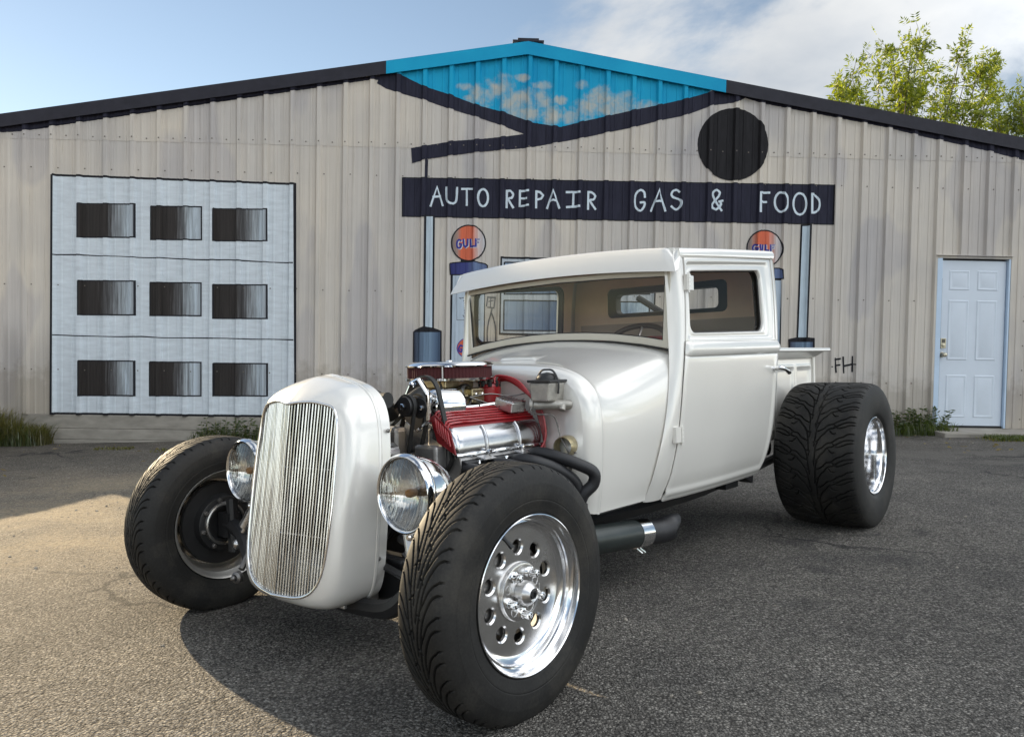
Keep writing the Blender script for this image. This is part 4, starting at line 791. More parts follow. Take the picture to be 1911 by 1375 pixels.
# --- windscreen frame and glass
WSA = 1.322
def ws_outline(inset):
    lo, hi = [], []
    n = 28
    xb = .576-inset; xt = .590-inset*.9
    for k in range(n+1):
        x = -xb+2*xb*k/n; lo.append((x, np.interp(abs(x), [0, .15, .3, .45, .576], [1.016, 1.013, 1.003, .984, .962])+inset*1.05))
    for k in range(n+1):
        x = xt-2*xt*k/n; hi.append((x, np.interp(abs(x), [0, .3, .59], [1.304, 1.298, 1.284])-inset*.75))
    return np.array(lo+hi)
def ws_sec(inset, a): q = ws_outline(inset); return np.stack([q[:, 0], np.full(len(q), a), q[:, 1]], 1)
mb = MB().grid(np.array([ws_sec(0, WSA+.02), ws_sec(.0, WSA-.006), ws_sec(.002, WSA-.008), ws_sec(.026, WSA-.008), ws_sec(.030, WSA-.004), ws_sec(.031, WSA+.02)]), closev=True)
wsf = mb.build('windscreen_frame', M_CREAM, truck, 30, recalc=True)
q = ws_sec(.028, WSA+.004); mb = MB(); mb.v = [tuple(p) for p in q]; mb.f = [tuple(range(len(q)))]; mb.build('windscreen_glass', glass_material('windscreen_glass', (.94, .92, .88), 1.15), wsf, 0)
mb = MB().tube(ws_sec(.031, WSA+.0005), .0035, 5, closed=True); mb.build('glass_seal', M_RUBBERS, wsf, 60)
MB().tube([(-.575, WSA-.012, .957), (-.45, WSA-.010, .981), (-.3, WSA-.010, 1.000), (0, WSA-.010, 1.013), (.3, WSA-.010, 1.000), (.45, WSA-.010, .981), (.575, WSA-.012, .957)], .004, 6).build('lower_seal', M_RUBBERS, wsf, 60)
# --- roof with sun visor
bs = np.r_[np.linspace(-1, 1, 61)]
def roof_row(a, hw, drop=0.0, crown=.026):
    zt = 1.374+(a-1.30)*.071-drop; out = []
    for t in bs:
        s = abs(t); b = hw*t; z = zt+crown*(1-s**2.2)-.030*max(0, (s-.93)/.07)**2.2
        out.append((b, a, z))
    return out
rows = []
vis = [(1.262, .642, -1.0), (1.272, .632, -.62), (1.284, .620, -.30), (1.294, .612, -.10), (1.306, .608, 0)]
for a, hw, k in vis:
    r = np.array(roof_row(1.306, hw)); zlow = 1.272+.030*(1-np.abs(bs)**2.0)
    flat_top = r[:, 2]; r[:, 2] = flat_top+(zlow-flat_top)*(-k); r[:, 1] = a; rows.append(r)
rows.insert(0, rows[0]+np.array([0, .006, -.001])); rows.insert(0, rows[0]+np.array([0, .03, .012]))
for a in np.linspace(1.33, 2.27, 24): rows.append(np.array(roof_row(a, float(side_b(a, 1.36))+.004 if a > 1.4 else .608+(float(side_b(1.4, 1.36))+.004-.608)*smoothstep(1.306, 1.4, a))))
for (a, d) in ((2.305, .004), (2.335, .014), (2.352, .034), (2.358, .060), (2.360, .10)): rows.append(np.array(roof_row(a, .628-(a-2.27)*.25, d)))
roof = MB().grid(np.array(rows)).flip().build('roof', M_PAINT, truck, 45)
rs = [roof_row(a, .60, .022) for a in np.linspace(1.33, 2.33, 12)]
MB().grid(np.array(rs)).build('headliner', M_TAN, roof, 60)
for sgn in (1, -1):   # gutter strips under the roof edge, above the doors
    aa = np.linspace(1.316, 2.31, 30); rows = []
    for (db, dz) in ((-.03, -.002), (-.002, -.006), (.001, .004), (.001, .020), (-.010, .034), (-.03, .038)):
        rows.append([(sgn*(float(side_b(a, 1.36))+db), a, top_z(a)+.006+dz) for a in aa])
    mb = MB().grid(np.array(rows))
    if sgn < 0: mb.flip()
    mb.f.append(tuple(len(aa)*k for k in range(6))); mb.build('roof_rail', M_PAINT, roof, 50)
    # visor end, closing the triangle between visor lip and post
    P = [(.642, 1.262, 1.272), (.632, 1.272, 1.299), (.620, 1.284, 1.3225), (.612, 1.294, 1.338), (.608, 1.306, 1.346), (.606, 1.318, 1.374), (.627, 1.322, 1.374), (.633, 1.324, 1.335), (.633, 1.312, 1.303), (.640, 1.288, 1.282)]
    mb = MB(); mb.v = [(sgn*x, y, z) for x, y, z in P]; mb.f = [tuple(range(len(P)))[::sgn]]
    mb.build('visor_end', M_PAINT, roof, 0, solid=-.004)
# --- back of the cab with its window
def back_ring(x, z0, z1, r, a): q = round_rect(-x, x, z0, z1, r, 6); return np.stack([q[:, 0], np.full(len(q), a), q[:, 1]], 1)
def back_outer(a, inset, ring):
    """cab outline at the back, one point per point of the window ring, on the same bearing."""
    zz = np.linspace(.345, 1.385, 80); hb = side_b(np.full(80, 2.3), zz)-.075-inset; top = [(x, 1.385+.035*(1-(x/hb[-1])**2)) for x in np.linspace(hb[-1], -hb[-1], 60)]
    q = np.array([(x, z) for x, z in zip(hb, zz)]+top+[(-x, z) for x, z in zip(hb[::-1], zz[::-1])]+[(x, .345) for x in np.linspace(-hb[0], hb[0], 50)])
    ang = np.arctan2(q[:, 1]-1.25, q[:, 0]); out = []
    for x, _, z in ring:
        d = np.abs((ang-math.atan2(z-1.25, x)+PI) % (2*PI)-PI); out.append((q[d.argmin()][0], a, q[d.argmin()][1]))
    return np.array(out)
def dense_ring(x, z0, z1, r, a):
    q = resample(round_rect(-x, x, z0, z1, r, 6), 120, True); return np.stack([q[:, 0], np.full(len(q), a), q[:, 1]], 1)
w0 = dense_ring(.375, 1.165, 1.335, .03, 2.345); cb = MB().grid(np.array([back_outer(2.345, .0, w0), w0]), closev=True).build('cab_back', M_PAINT, truck, 30)
w1 = dense_ring(.375, 1.165, 1.335, .03, 2.300); MB().grid(np.array([back_outer(2.300, -.050, w1), w1]), closev=True).build('rear_panel_trim', M_TAN, cb, 30)
MB().box(-.56, .56, 2.285, 2.298, 1.045, 1.128).build('rear_card', M_TANP, cb, 0)
rows = [back_ring(.382, 1.157, 1.342, .034, 2.312), back_ring(.380, 1.160, 1.340, .034, 2.300), back_ring(.322, 1.186, 1.300, .028, 2.304), back_ring(.318, 1.190, 1.297, .026, 2.318), back_ring(.318, 1.190, 1.297, .026, 2.352), back_ring(.380, 1.160, 1.340, .034, 2.352)]
MB().grid(np.array(rows), closev=True).build('rear_window_seal', M_RUBBERS, cb, 30, recalc=True)
q = back_ring(.320, 1.188, 1.298, .026, 2.335); mb = MB(); mb.v = [tuple(p) for p in q]; mb.f = [tuple(range(len(q)))]; mb.build('rear_glass', M_GLASS, cb, 0)
# --- cab interior
MB().box(-.56, .56, 1.345, 1.46, .70, .965).build('dashboard', M_PAINT, truck, 0, bevel=.02)
seat = MB().box(-.52, .52, 2.08, 2.27, .55, 1.045).build('seat', M_REDSEAT, truck, 0, bevel=.045)
MB().box(-.52, .52, 1.72, 2.12, .50, .72).build('seat_cushion', M_REDSEAT, seat, 0, bevel=.05)
ctr = Vector((.235, 1.62, 1.005)); ax = Vector((0, -.80, .60)).normalized(); up = Vector((0, .60, .80)); sd = Vector((1, 0, 0)); R_ = .155
sw = MB().tube([ctr+sd*R_*math.cos(t)+up*R_*math.sin(t)*.62 for t in np.linspace(0, 2*PI, 40, endpoint=False)], .013, 8, closed=True).build('steering_wheel', mat('dark_wood_rim', (.05, .035, .025), .35), truck, 60)
mb = MB()
for t in (90, 210, 330): mb.tube([ctr, ctr+sd*R_*math.cos(math.radians(t))+up*R_*math.sin(math.radians(t))*.62], .007, 6)
mb.tube([ctr, ctr-Vector((0, .45, .35))*.8], .02, 10); mb.build('steering_spokes', M_ALUB, sw, 40)
# --- pickup bed
BZ0, BZ1, BA0, BA1, BB = .46, .935, 2.375, 3.27, .468
bed = MB().box(-BB, BB, BA0, BA1, BZ0, BZ0+.02).build('truck_bed', M_PAINT, truck, 0)
for sgn in (1, -1):
    s0 = MB(); aa = np.linspace(BA0, BA1, 100); zz = np.linspace(BZ0, BZ1, 60); A, Zz = np.meshgrid(aa, zz, indexing='ij')
    off = np.zeros_like(A)
    for (p0, p1) in ((BA0+.04, BA0+.29), (BA0+.335, BA0+.585), (BA0+.63, BA0+.86)):
        d = np.maximum(np.maximum(p0-A, A-p1), np.maximum(BZ0+.05-Zz, Zz-(BZ1-.075))); off -= .010*(1-smoothstep(-.022, -.004, d)); off += .004*bump1(d, .007)
    off += .010*smoothstep(BZ1-.03, BZ1, Zz)
    s0.grid(np.stack([sgn*(BB+off), A, Zz], 2))
    if sgn > 0: s0.flip()
    s0.build('bed_side', M_PAINT, bed, 50, solid=.0)
    MB().prism([(sgn*(BB-.03), .937), (sgn*(BB+.078), .945), (sgn*(BB+.084), .952), (sgn*(BB+.080), .968), (sgn*(BB-.03), .972)][::1 if sgn > 0 else -1], 1, BA0-.005, BA1+.085).build('bed_rail', M_PAINT, bed, 0, bevel=.004, recalc=True)
    MB().prism([(sgn*(BB+.002), .940), (sgn*(BB+.070), .944), (sgn*(BB+.002), .905)][::1 if sgn > 0 else -1], 1, BA0, BA1).build('rail_flare', M_PAINT, bed, 0, recalc=True)
    MB().tube([(sgn*(BB+.006), BA1, BZ0), (sgn*(BB+.006), BA1, BZ1)], .010, 8).build('bed_post', M_PAINT, bed, 40)
MB().box(-BB, BB, BA1-.012, BA1+.012, BZ0, BZ1-.02).build('tailgate', M_PAINT, bed, 0, bevel=.005)
MB().box(-BB, BB, BA0-.008, BA0+.012, BZ0, BZ1).build('bed_front', M_PAINT, bed, 0, bevel=.004)
MB().tube([(.30, 2.43, .95), (-.36, 2.62, 1.30)], .020, 8).build('brace_bar', M_BLACKM, bed, 40)
# --- chassis under the body
mb = MB()
for sgn in (1, -1):
    mb.tube(smooth_path([(sgn*.27, .13, .27), (sgn*.29, .25, .30), (sgn*.36, .7, .31), (sgn*.40, 1.2, .295), (sgn*.40, 2.1, .30), (sgn*.38, 2.5, .42), (sgn*.38, 2.9, .55), (sgn*.38, 3.2, .52)], 5), .045, 4)
mb.build('frame_rail', M_BLACKM, truck, 30)
mb = MB(); mb.box(-.14, .14, .78, 1.35, .20, .42); mb.lathe([(0, .09), (.75, .09)], (0, 1.35, .33), (0, 1, 0), 16); mb.lathe([(-.35, .045), (-.14, .06), (-.10, .13), (0, .155), (.10, .13), (.14, .06), (.35, .045)], (0, 2.86, .39), (1, 0, 0), 20)
mb.build('gearbox_and_axle', M_BLACKM, truck, 30)
MB().box(-.30, .30, .085, .16, .15, .30).build('front_crossmember', M_BLACKM, truck, 0, bevel=.01)
MB().prism([(-.17, .24), (-.12, .15), (.12, .15), (.17, .24), (.20, .34), (-.20, .34)], 1, .30, .80).build('oil_pan', M_BLACKM, truck, 0, bevel=.01)
mb = MB().box(.36, .48, 2.02, 2.16, .27, .33).box(.44, .50, 2.22, 2.30, .32, .45); mb.prism([(2.26, .30), (2.36, .26), (2.40, .45), (2.28, .5)], 0, .40, .47)
mb.tube([(.45, 2.1, .30), (.45, 2.8, .36)], .022, 8); mb.build('battery_tray', M_BLACKM, truck, 0)
# ------------------------------------------------------------------ grille shell
def open_half(z): return pchip([.185, .20, .225, .27, .34, .45, .60, .72, .765, .79, .803], [.060, .105, .145, .180, .204, .216, .212, .197, .183, .155, .115])(z)
def a_open(z): return -.070-.150*(.80-z)
def opening(n=120):
    """closed outline of the grille opening, right-hand side first, from the bottom centre."""
    zs = [(.0, .206), (.05, .2065), (.095, .209), (.140, .219), (.178, .243), (.204, .284), (.217, .345), (.222, .42), (.224, .50), (.221, .60), (.215, .68), (.211, .73), (.203, .768), (.184, .793), (.140, .8035), (.105, .8085), (.07, .8085), (.04, .807), (.018, .804), (.0, .8025)]
    h = smooth_path(zs, 6); full = np.vstack([h, (h[::-1]*[-1, 1])[1:-1]]); return full
OP = opening(); NOP = len(OP)
def vdepth(z): return np.interp(z, [.18, .80], [.030, .050])
def gr_a(b, z): return a_open(z)-vdepth(z)*np.clip(1-np.abs(b)/.224, 0, 1)**1.15
OUT = [(.0, .163), (.08, .164), (.155, .168), (.212, .180), (.244, .204), (.260, .240), (.268, .30), (.271, .42), (.274, .55), (.268, .66), (.258, .735), (.240, .785), (.212, .822), (.170, .849), (.120, .866), (.075, .877), (.035, .885), (.0, .889)]
oh = resample(smooth_path(OUT, 8), (NOP//2)+1)
# match the two outlines by arc length on each half
hn = NOP//2+1; op_h = resample(OP[:hn], hn); out_h = oh
def loop(h): return np.vstack([h, (h[::-1]*[-1, 1])[1:-1]])
OPL, OUL = loop(op_h), loop(out_h)
def shell_ring(t, da, grow=0.0):
    q = OPL+(OUL-OPL)*t; c = np.array([0, .5]); q = q+(q-c)*grow
    a = a_open(np.clip(q[:, 1], .1, .9))+da
    # the opening edge follows the grille's prow; that fades out towards the outer face
    a = a-vdepth(q[:, 1])*np.clip(1-np.abs(q[:, 0])/.224, 0, 1)**1.15*max(0, 1-t*1.15)*1.0
    return np.stack([q[:, 0], a, q[:, 1]], 1)
def rear_ring(grow, a_top, a_low):
    q = OUL.copy(); c = np.array([0, .5]); q = c+(q-c)*(1+grow)
    a = np.interp(q[:, 1], [.1, .5, .75, .89], [a_low, a_low+(a_top-a_low)*.5, a_low+(a_top-a_low)*.82, a_top]); return np.stack([q[:, 0], a, q[:, 1]], 1)
rows = [shell_ring(0, .035), shell_ring(0, .004), shell_ring(.03, -.004), shell_ring(.12, -.003), shell_ring(.30, .000), shell_ring(.50, .004), shell_ring(.68, .012), shell_ring(.82, .023), shell_ring(.92, .037), shell_ring(.98, .055), shell_ring(1.0, .075)]
r1 = rear_ring(.0, .045, -.012)
for k in (.25, .5, .75): rows.append(rows[10]*(1-k)+r1*k)
rows += [r1, rear_ring(.009, .046, -.010), rear_ring(.014, .051, -.005), rear_ring(.010, .056, .000), rear_ring(-.004, .060, .004), rear_ring(-.006, .098, .030), rear_ring(-.016, .100, .032)]
rows = [np.array(r) for r in rows]
for i in range(11, 20): pass
mb = MB().grid(np.array(rows), closev=True).flip()
shell = mb.build('grille_shell', M_PAINT, truck, 38)
tr = [tuple(p) for p in shell_ring(-.004, -.004)]
MB().tube(tr, .0042, 8, closed=True).build('grille_trim', M_CHROME, shell, 60)
mb = MB()
nbar = 37
for i in range(nbar):
    b = -.215+.430*i/(nbar-1)
    # vertical extent of the opening at this b
    xs, zs = op_h[:, 0], op_h[:, 1]; zl = [z for x, z in zip(xs, zs) if z < .5 and x >= abs(b)]; zh = [z for x, z in zip(xs, zs) if z >= .5 and x >= abs(b)]
    if not zl or not zh: continue
    z0, z1 = min(zl), max(zh); zz = np.linspace(z0-.004, z1+.004, 9)
    mb.tube([(b, float(gr_a(b, z))+.006, z) for z in zz], .0031, 6)
gb = mb.build('grille_bars', mat('stainless_bar', (.80, .785, .73), .20, 1.0), shell, 60); gb['kind'] = 'stuff'
for z in (.600, .395):
    bb = np.linspace(-.216, .216, 24); MB().tube([(b, float(gr_a(b, z))+.011, z) for b in bb], .0026, 5).build('cross_wire', M_ALUB, shell, 60)
for (z, a) in ((.712, .068), (.315, .020)):
    for s in (1, -1): MB().lathe([(-.004, .0001), (.001, .007), (.004, .007), (.006, .004), (.0062, .0001)], (s*.266, a, z), (s, 0, 0), 10).build('shell_bolt', M_STEEL, shell, 30)
rad = MB().box(-.20, .20, .020, .075, .30, .80).build('radiator', mat('radiator_core', (.012, .012, .012), .6, var=.3, scale=80), truck, 0)
MB().prism([(-.060, .16), (-.040, .27), (.00, .300), (.08, .300), (.08, .16)], 0, -.19, .19).build('radiator_tank', mat('bright_tank', (.56, .55, .53), .40, .6), rad, 0, bevel=.004, recalc=True)
MB().lathe([(0, .030), (.012, .034), (.026, .034), (.028, .0005)], (.02, .09, .825), (0, 0, 1), 16).build('radiator_cap', M_CHROME, rad, 30)
# ------------------------------------------------------------------ wheels (own axes: x outwards, y rearwards, z up)
def tread_mask(ss, ww, curves, half):
    """ss: pitch phase 0..1 (1D), ww: across (1D). returns groove depth 0..1 for one pitch, |w| side given by curves for w>0."""
    S, Wd = np.meshgrid(ss, ww, indexing='ij'); dmin = np.full(S.shape, 9.0)
    for pts, wid, pitch in curves:
        p = smooth_path(pts, 6)
        for k in range(-5, 6):
            q = p+np.array([k, 0]); q = q*np.array([pitch, 1.0])
            if q[:, 0].max() < -.03 or q[:, 0].min() > pitch+.03: continue
            for a, b in zip(q[:-1], q[1:]):
                ab = b-a; L2 = (ab**2).sum()+1e-12; px = S*pitch-a[0]; pw = Wd-a[1]
                t = np.clip((px*ab[0]+pw*ab[1])/L2, 0, 1); d = np.hypot(px-t*ab[0], pw-t*ab[1])-wid
                dmin = np.minimum(dmin, d)
    return 1-smoothstep(-.0006, .0010, dmin)
def make_tyre(name, prof_half, R, tread_half, npitch, per, nw, curves, depth, bead):
    pitch = 2*PI*R/npitch
    ws = np.linspace(-tread_half, tread_half, nw); ss = np.arange(per)/per
    right = tread_mask(ss, ws, curves, tread_half)
    left = tread_mask((ss+.5) % 1.0, -ws, curves, tread_half)
    mk = np.where(ws[None, :] >= 0, right, left); mk = np.maximum(mk, np.where(np.abs(ws)[None, :] < .004, np.maximum(right, left), 0))
    crown = pchip([p[0] for p in prof_half[0]], [p[1] for p in prof_half[0]])
    # full section: inner bead .. sidewall .. tread .. sidewall .. bead
    side = np.array(prof_half[1]); sl = smooth_path(side, 5)
    xs = np.r_[-sl[::-1][:, 0], ws[1:-1], sl[:, 0]]; rs = np.r_[sl[::-1][:, 1], crown(np.abs(ws[1:-1])), sl[:, 1]]
    ntot = len(xs); M = npitch*per; th = 2*PI*np.arange(M)/M
    disp = np.zeros((per, ntot)); o = len(sl); disp[:, o:o+nw-2] = mk[:, 1:-1]*depth
    # grooves run on over the shoulder
    for k in range(1, 7):
        fade = max(0, 1-k/6.0); disp[:, o-k] = mk[:, 0]*depth*fade; disp[:, o+nw-3+k] = mk[:, -1]*depth*fade
    rr = rs[None, :]-np.tile(disp, (npitch, 1))
    # weight flattens the contact patch a little
    y = -np.cos(th)[:, None]*rr; z = np.sin(th)[:, None]*rr
    P = np.stack([np.broadcast_to(xs, rr.shape), y, z], 2)
    flatz = -(R-.012); bulge = np.clip((flatz-P[:, :, 2])/.02, 0, 1); P[:, :, 2] = np.maximum(P[:, :, 2], flatz); P[:, :, 0] *= 1+.02*bulge
    m, n = P.shape[:2]; me = bpy.data.meshes.new(name); me.vertices.add(m*n); me.vertices.foreach_set('co', P.reshape(-1).astype(np.float32))
    idx = np.arange(m*n).reshape(m, n); idx = np.vstack([idx, idx[:1]])
    f = np.stack([idx[:-1, :-1].ravel(), idx[:-1, 1:].ravel(), idx[1:, 1:].ravel(), idx[1:, :-1].ravel()], 1).astype(np.int32)
    me.loops.add(f.size); me.polygons.add(len(f)); me.loops.foreach_set('vertex_index', f.reshape(-1)); me.polygons.foreach_set('loop_start', np.arange(0, f.size, 4, dtype=np.int32))
    me.update(calc_edges=True); me.validate(); me.shade_smooth(); me.set_sharp_from_angle(angle=math.radians(32)); me.materials.append(M_TYRE); return me
FR = .335
front_curves_p = 2*PI*FR/26
fc = [([(0, .004), (.7, .009), (1.4, .018), (2.0, .026), (2.5, .040), (2.8, .054), (2.95, .074)], .0021, front_curves_p),
      ([(1.35, .017), (1.65, .029), (1.95, .040), (2.12, .051), (2.22, .060), (2.4, .074)], .0017, front_curves_p), ([(.30, .006), (.18, .014), (.10, .020)], .0012, front_curves_p)]
tyre_f = make_tyre('tyre', ([(0, .335), (.030, .3342), (.054, .3312), (.064, .327)], [(.0645, .3265), (.074, .318), (.082, .304), (.0875, .288), (.0885, .284), (.0892, .282), (.0905, .262), (.0895, .246), (.0885, .243), (.0885, .238), (.084, .222), (.081, .2115), (.077, .207), (.072, .200)]), FR, .064, 26, 44, 80, fc, .009, .2)
RR_ = .392
rp = 2*PI*RR_/25
rc = [([(-.2, .012), (.3, .017), (.8, .022), (1.25, .040), (1.5, .062), (1.72, .080), (1.80, .105), (2.0, .135), (2.15, .165), (2.2, .215)], .0030, rp),
      ([(.55, .020), (.72, .052), (.95, .075), (1.02, .100), (1.22, .125), (1.35, .155), (1.5, .175), (1.55, .215)], .0026, rp),
      ([(1.02, .100), (.80, .122), (.86, .150), (1.0, .180), (1.05, .215)], .0023, rp), ([(1.25, .040), (1.10, .030), (1.0, .008)], .0024, rp), ([(1.72, .080), (1.5, .098), (1.5, .115)], .0022, rp)]
tyre_r = make_tyre('tyre', ([(0, .392), (.12, .390), (.18, .3845), (.194, .380)], [(.1945, .3795), (.205, .370), (.214, .350), (.219, .322), (.2205, .290), (.2175, .255), (.212, .228), (.203, .214), (.198, .207), (.190, .200)]), RR_, .194, 25, 48, 170, rc, .0105, .2)
# rim barrel
def rim_mesh(xl, depth, xin, n=96):
    """xl: outer lip plane; depth: how far the disc sits behind it; xin: inner lip."""
    mb = MB()
    mb.lathe([(xl-.020, .2015), (xl-.006, .2035), (xl-.001, .2065), (xl+.003, .2060), (xl+.004, .2035), (xl+.001, .2010), (xl-.008, .1995), (xl-.016, .1985), (xl-.020, .1955), (xl-.024, .1900), (xl-.030, .1875), (xl-depth*.62, .1830), (xl-depth*.80, .1805), (xl-depth*.88, .1760), (xl-depth*.96, .1700), (xl-depth, .1640)], (0, 0, 0), (1, 0, 0), n)
    return mb
def barrel_mesh(xl, depth, xin, n=96):
    mb = MB()
    mb.lathe([(xl-depth-.012, .1640), (xl-depth-.016, .174), (xl-depth-.024, .182), (xin+.03, .186), (xin+.016, .1955), (xin+.006, .1995), (xin+.0, .2040), (xin-.003, .2065), (xin+.002, .2075), (xin+.012, .2035)], (0, 0, 0), (1, 0, 0), n)
    return mb
def disc_mesh(xd, nh=10, rh=.0178, rc_=.1165, r0=.077, r1=.164, thick=.012):
    mb = MB(); K = 40
    for sx, flip in ((xd, False), (xd-thick, True)):
        for h in range(nh):
            th0 = 2*PI*(h+.5)/nh; rings = []
            for j, k in enumerate((0, .12, .30, .6, 1.0)):
                row = []
                for i in range(K):
                    al = 2*PI*i/K; ca, sa = math.cos(al), math.sin(al)
                    hr = rh+(0.0045 if j else 0); px, py = hr*ca, hr*sa      # radial, tangential offset from the hole centre
                    m = max(abs(ca), abs(sa)); qx, qy = ca/m, sa/m
                    R_ = rc_+(qx*(r1-rc_) if qx > 0 else qx*(rc_-r0)); T_ = qy*PI/nh
                    hole = np.array([(rc_+px)*math.cos((py)/rc_), (rc_+px)*math.sin(py/rc_)]); outer = np.array([R_*math.cos(T_), R_*math.sin(T_)])
                    if j == 0: p = np.array([(rc_+rh*ca)*math.cos(rh*sa/rc_), (rc_+rh*ca)*math.sin(rh*sa/rc_)])
                    else: p = hole+(outer-hole)*max(0, (k-.12)/.88)
                    y, z = p[0]*math.cos(th0)-p[1]*math.sin(th0), p[0]*math.sin(th0)+p[1]*math.cos(th0)
                    rr = math.hypot(*p); xo = sx-.004*(1 if j == 0 and not flip else 0)
                    row.append((xo, y, z))
                rings.append(row)
            sub = MB().grid(np.array(rings), closev=True)
            if flip: sub.flip()
            mb.add(sub.v, sub.f)
            if not flip:
                wallr = [[(xd-.004-q*(thick-.004), (rc_+rh*math.cos(2*PI*i/K))*math.cos(th0+rh*math.sin(2*PI*i/K)/rc_), (rc_+rh*math.cos(2*PI*i/K))*math.sin(th0+rh*math.sin(2*PI*i/K)/rc_)) for i in range(K)] for q in (0, 1)]
                mb.grid(np.array(wallr), closev=True)
    return mb
def lug(mb, x, y, z, r, h):
    mb.lathe([(x, r*1.25), (x+.004, r*1.25), (x+.005, r), (x+h*.8, r*.92), (x+h*.95, r*.80), (x+h, r*.55), (x+h-.003, r*.50), (x+h-.010, r*.48), (x+h-.0101, .0001)], (0, y, z), (1, 0, 0), 12)
M_LIPALU = mat('mirror_polished_rim', (.80, .80, .81), .13, 1.0, rvar=.05, scale=8)
M_BARREL = mat('raw_aluminium_barrel', (.66, .64, .60), .40, .8, var=.2, scale=12)
M_DISC = mat('polished_wheel_centre', (.70, .69, .68), .24, 1.0, rvar=.06, scale=10)
def wheel_parts(parent, tyre, xl, depth, xin, front):
    o = bpy.data.objects.new('tyre', tyre); sc.collection.objects.link(o); o.parent = parent
    rim_mesh(xl, depth, xin).build('rim', M_LIPALU, parent, 28, recalc=True); barrel_mesh(xl, depth, xin).build('rim_barrel', M_BARREL, parent, 28, recalc=True)
    xd = xl-depth; disc_mesh(xd).build('wheel_disc', M_DISC, parent, 40, recalc=True)
    mb = MB().lathe([(xd-.012, .078), (xd+.0, .078), (xd+.007, .0765), (xd+.011, .074), (xd+.012, .070), (xd+.012, .0335), (xd+.004, .033)], (0, 0, 0), (1, 0, 0), 64); mb.build('hub_plate', M_DISC, parent, 30, recalc=True)
    lg = None
    for k in range(5):
        t = math.radians(72*k+54); y, z = .056*math.cos(t), .056*math.sin(t)
        mb = MB(); lug(mb, xd+.012, y, z, .0118, .028); mb.build('lug_nut', M_CHROME, parent, 30, recalc=True)
        t2 = t+math.radians(36); mb = MB().lathe([(xd+.012, .0115), (xd+.0135, .0112), (xd+.006, .0080), (xd+.004, .0001)], (0, .056*math.cos(t2), .056*math.sin(t2)), (1, 0, 0), 16); mb.build('lug_hole', M_DISC, parent, 30)
    if front:
        mb = MB().lathe([(xd+.0, .0320), (xd+.034, .0320), (xd+.038, .0300), (xd+.050, .0190), (xd+.052, .0165), (xd+.050, .0125), (xd+.048, .0001)], (0, 0, 0), (1, 0, 0), 48); hc = mb.build('hub_cap', M_ALUB, parent, 30, recalc=True)
        mb = MB().lathe([(xd+.0495, .0125), (xd+.0530, .0115), (xd+.053, .0068), (xd+.0495, .0066), (xd+.0495, .0001)], (0, 0, 0), (1, 0, 0), 6); mb.build('hex_plug', M_BLACKM, hc, 20, recalc=True)
    else:
        mb = MB().lathe([(xd, .034), (xd+.02, .032), (xd+.024, .026), (xd+.024, .0001)], (0, 0, 0), (1, 0, 0), 32); mb.build('hub_cap', M_ALUB, parent, 30, recalc=True)
    t = math.radians(118); c, s = math.cos(t), math.sin(t)
    mb = MB().tube([(xl-depth*.50, .183*c, .183*s), (xl-depth*.50+.008, .172*c, .172*s), (xl-depth*.42+.010, .160*c, .160*s)], [.0065, .0055, .0055], 8); mb.tube([(xl-depth*.42+.010, .161*c, .161*s), (xl-depth*.42+.016, .151*c, .151*s)], [.0062, .0060], 8); mb.build('valve_stem', M_BLACKM, parent, 40)
    # brake behind the disc
    mb = MB().lathe([(xd-.016, .05), (xd-.02, .118), (xd-.035, .120), (xd-.037, .06)], (0, 0, 0), (1, 0, 0), 40); mb.build('brake_rotor', M_STEEL, parent, 30, recalc=True)
def copy_tree(o, parent=None):
    c = o.copy(); sc.collection.objects.link(c); c.parent = parent
    for ch in list(o.children): copy_tree(ch, c)
    return c
fw = empty('front_wheel', truck, (.824, 0, FR-.012)); wheel_parts(fw, tyre_f, .080, .046, -.084, True)
fw2 = empty('front_wheel', truck, (-.694, 0, FR-.012)); 
for ch in list(fw.children): copy_tree(ch, fw2)
fw2.scale = (-1, 1, 1)
# inner face of the wheels: hub ring and spindle
mb_ring = MB().lathe([(-.064, .0835), (-.072, .0815), (-.074, .076), (-.072, .071), (-.060, .069)], (0, 0, 0), (1, 0, 0), 48)
mb_drum = MB().lathe([(-.012, .158), (-.030, .158), (-.034, .155), (-.034, .112), (-.046, .107), (-.062, .105), (-.064, .100), (-.064, .060), (-.04, .058), (-.04, .0001)], (0, 0, 0), (1, 0, 0), 48)
for w in (fw, fw2):
    mb_drum.build('brake_drum', M_BLACKM, w, 30, recalc=True); mb_ring.build('hub_ring', M_ALUB, w, 30, recalc=True)
    for k in range(8):
        t = 2*PI*(k+.3)/8; MB().lathe([(-.063, .010), (-.070, .009), (-.074, .006), (-.0741, .0001)], (0, .093*math.cos(t), .093*math.sin(t)), (1, 0, 0), 8).build('hub_bolt', M_STEEL, w, 30, recalc=True)
    m2 = MB().box(-.13, -.06, -.028, .028, -.045, .045); m2.tube([(-.125, 0, -.10), (-.115, 0, .10)], .022, 10); m2.build('spindle', M_BLACKM, w, 30)
rw = empty('rear_wheel', truck, (.735, 2.863, RR_-.012)); wheel_parts(rw, tyre_r, .200, .150, -.205, False)
rw2 = empty('rear_wheel', truck, (-.735, 2.863, RR_-.012))
for ch in list(rw.children): copy_tree(ch, rw2)
rw2.scale = (-1, 1, 1)
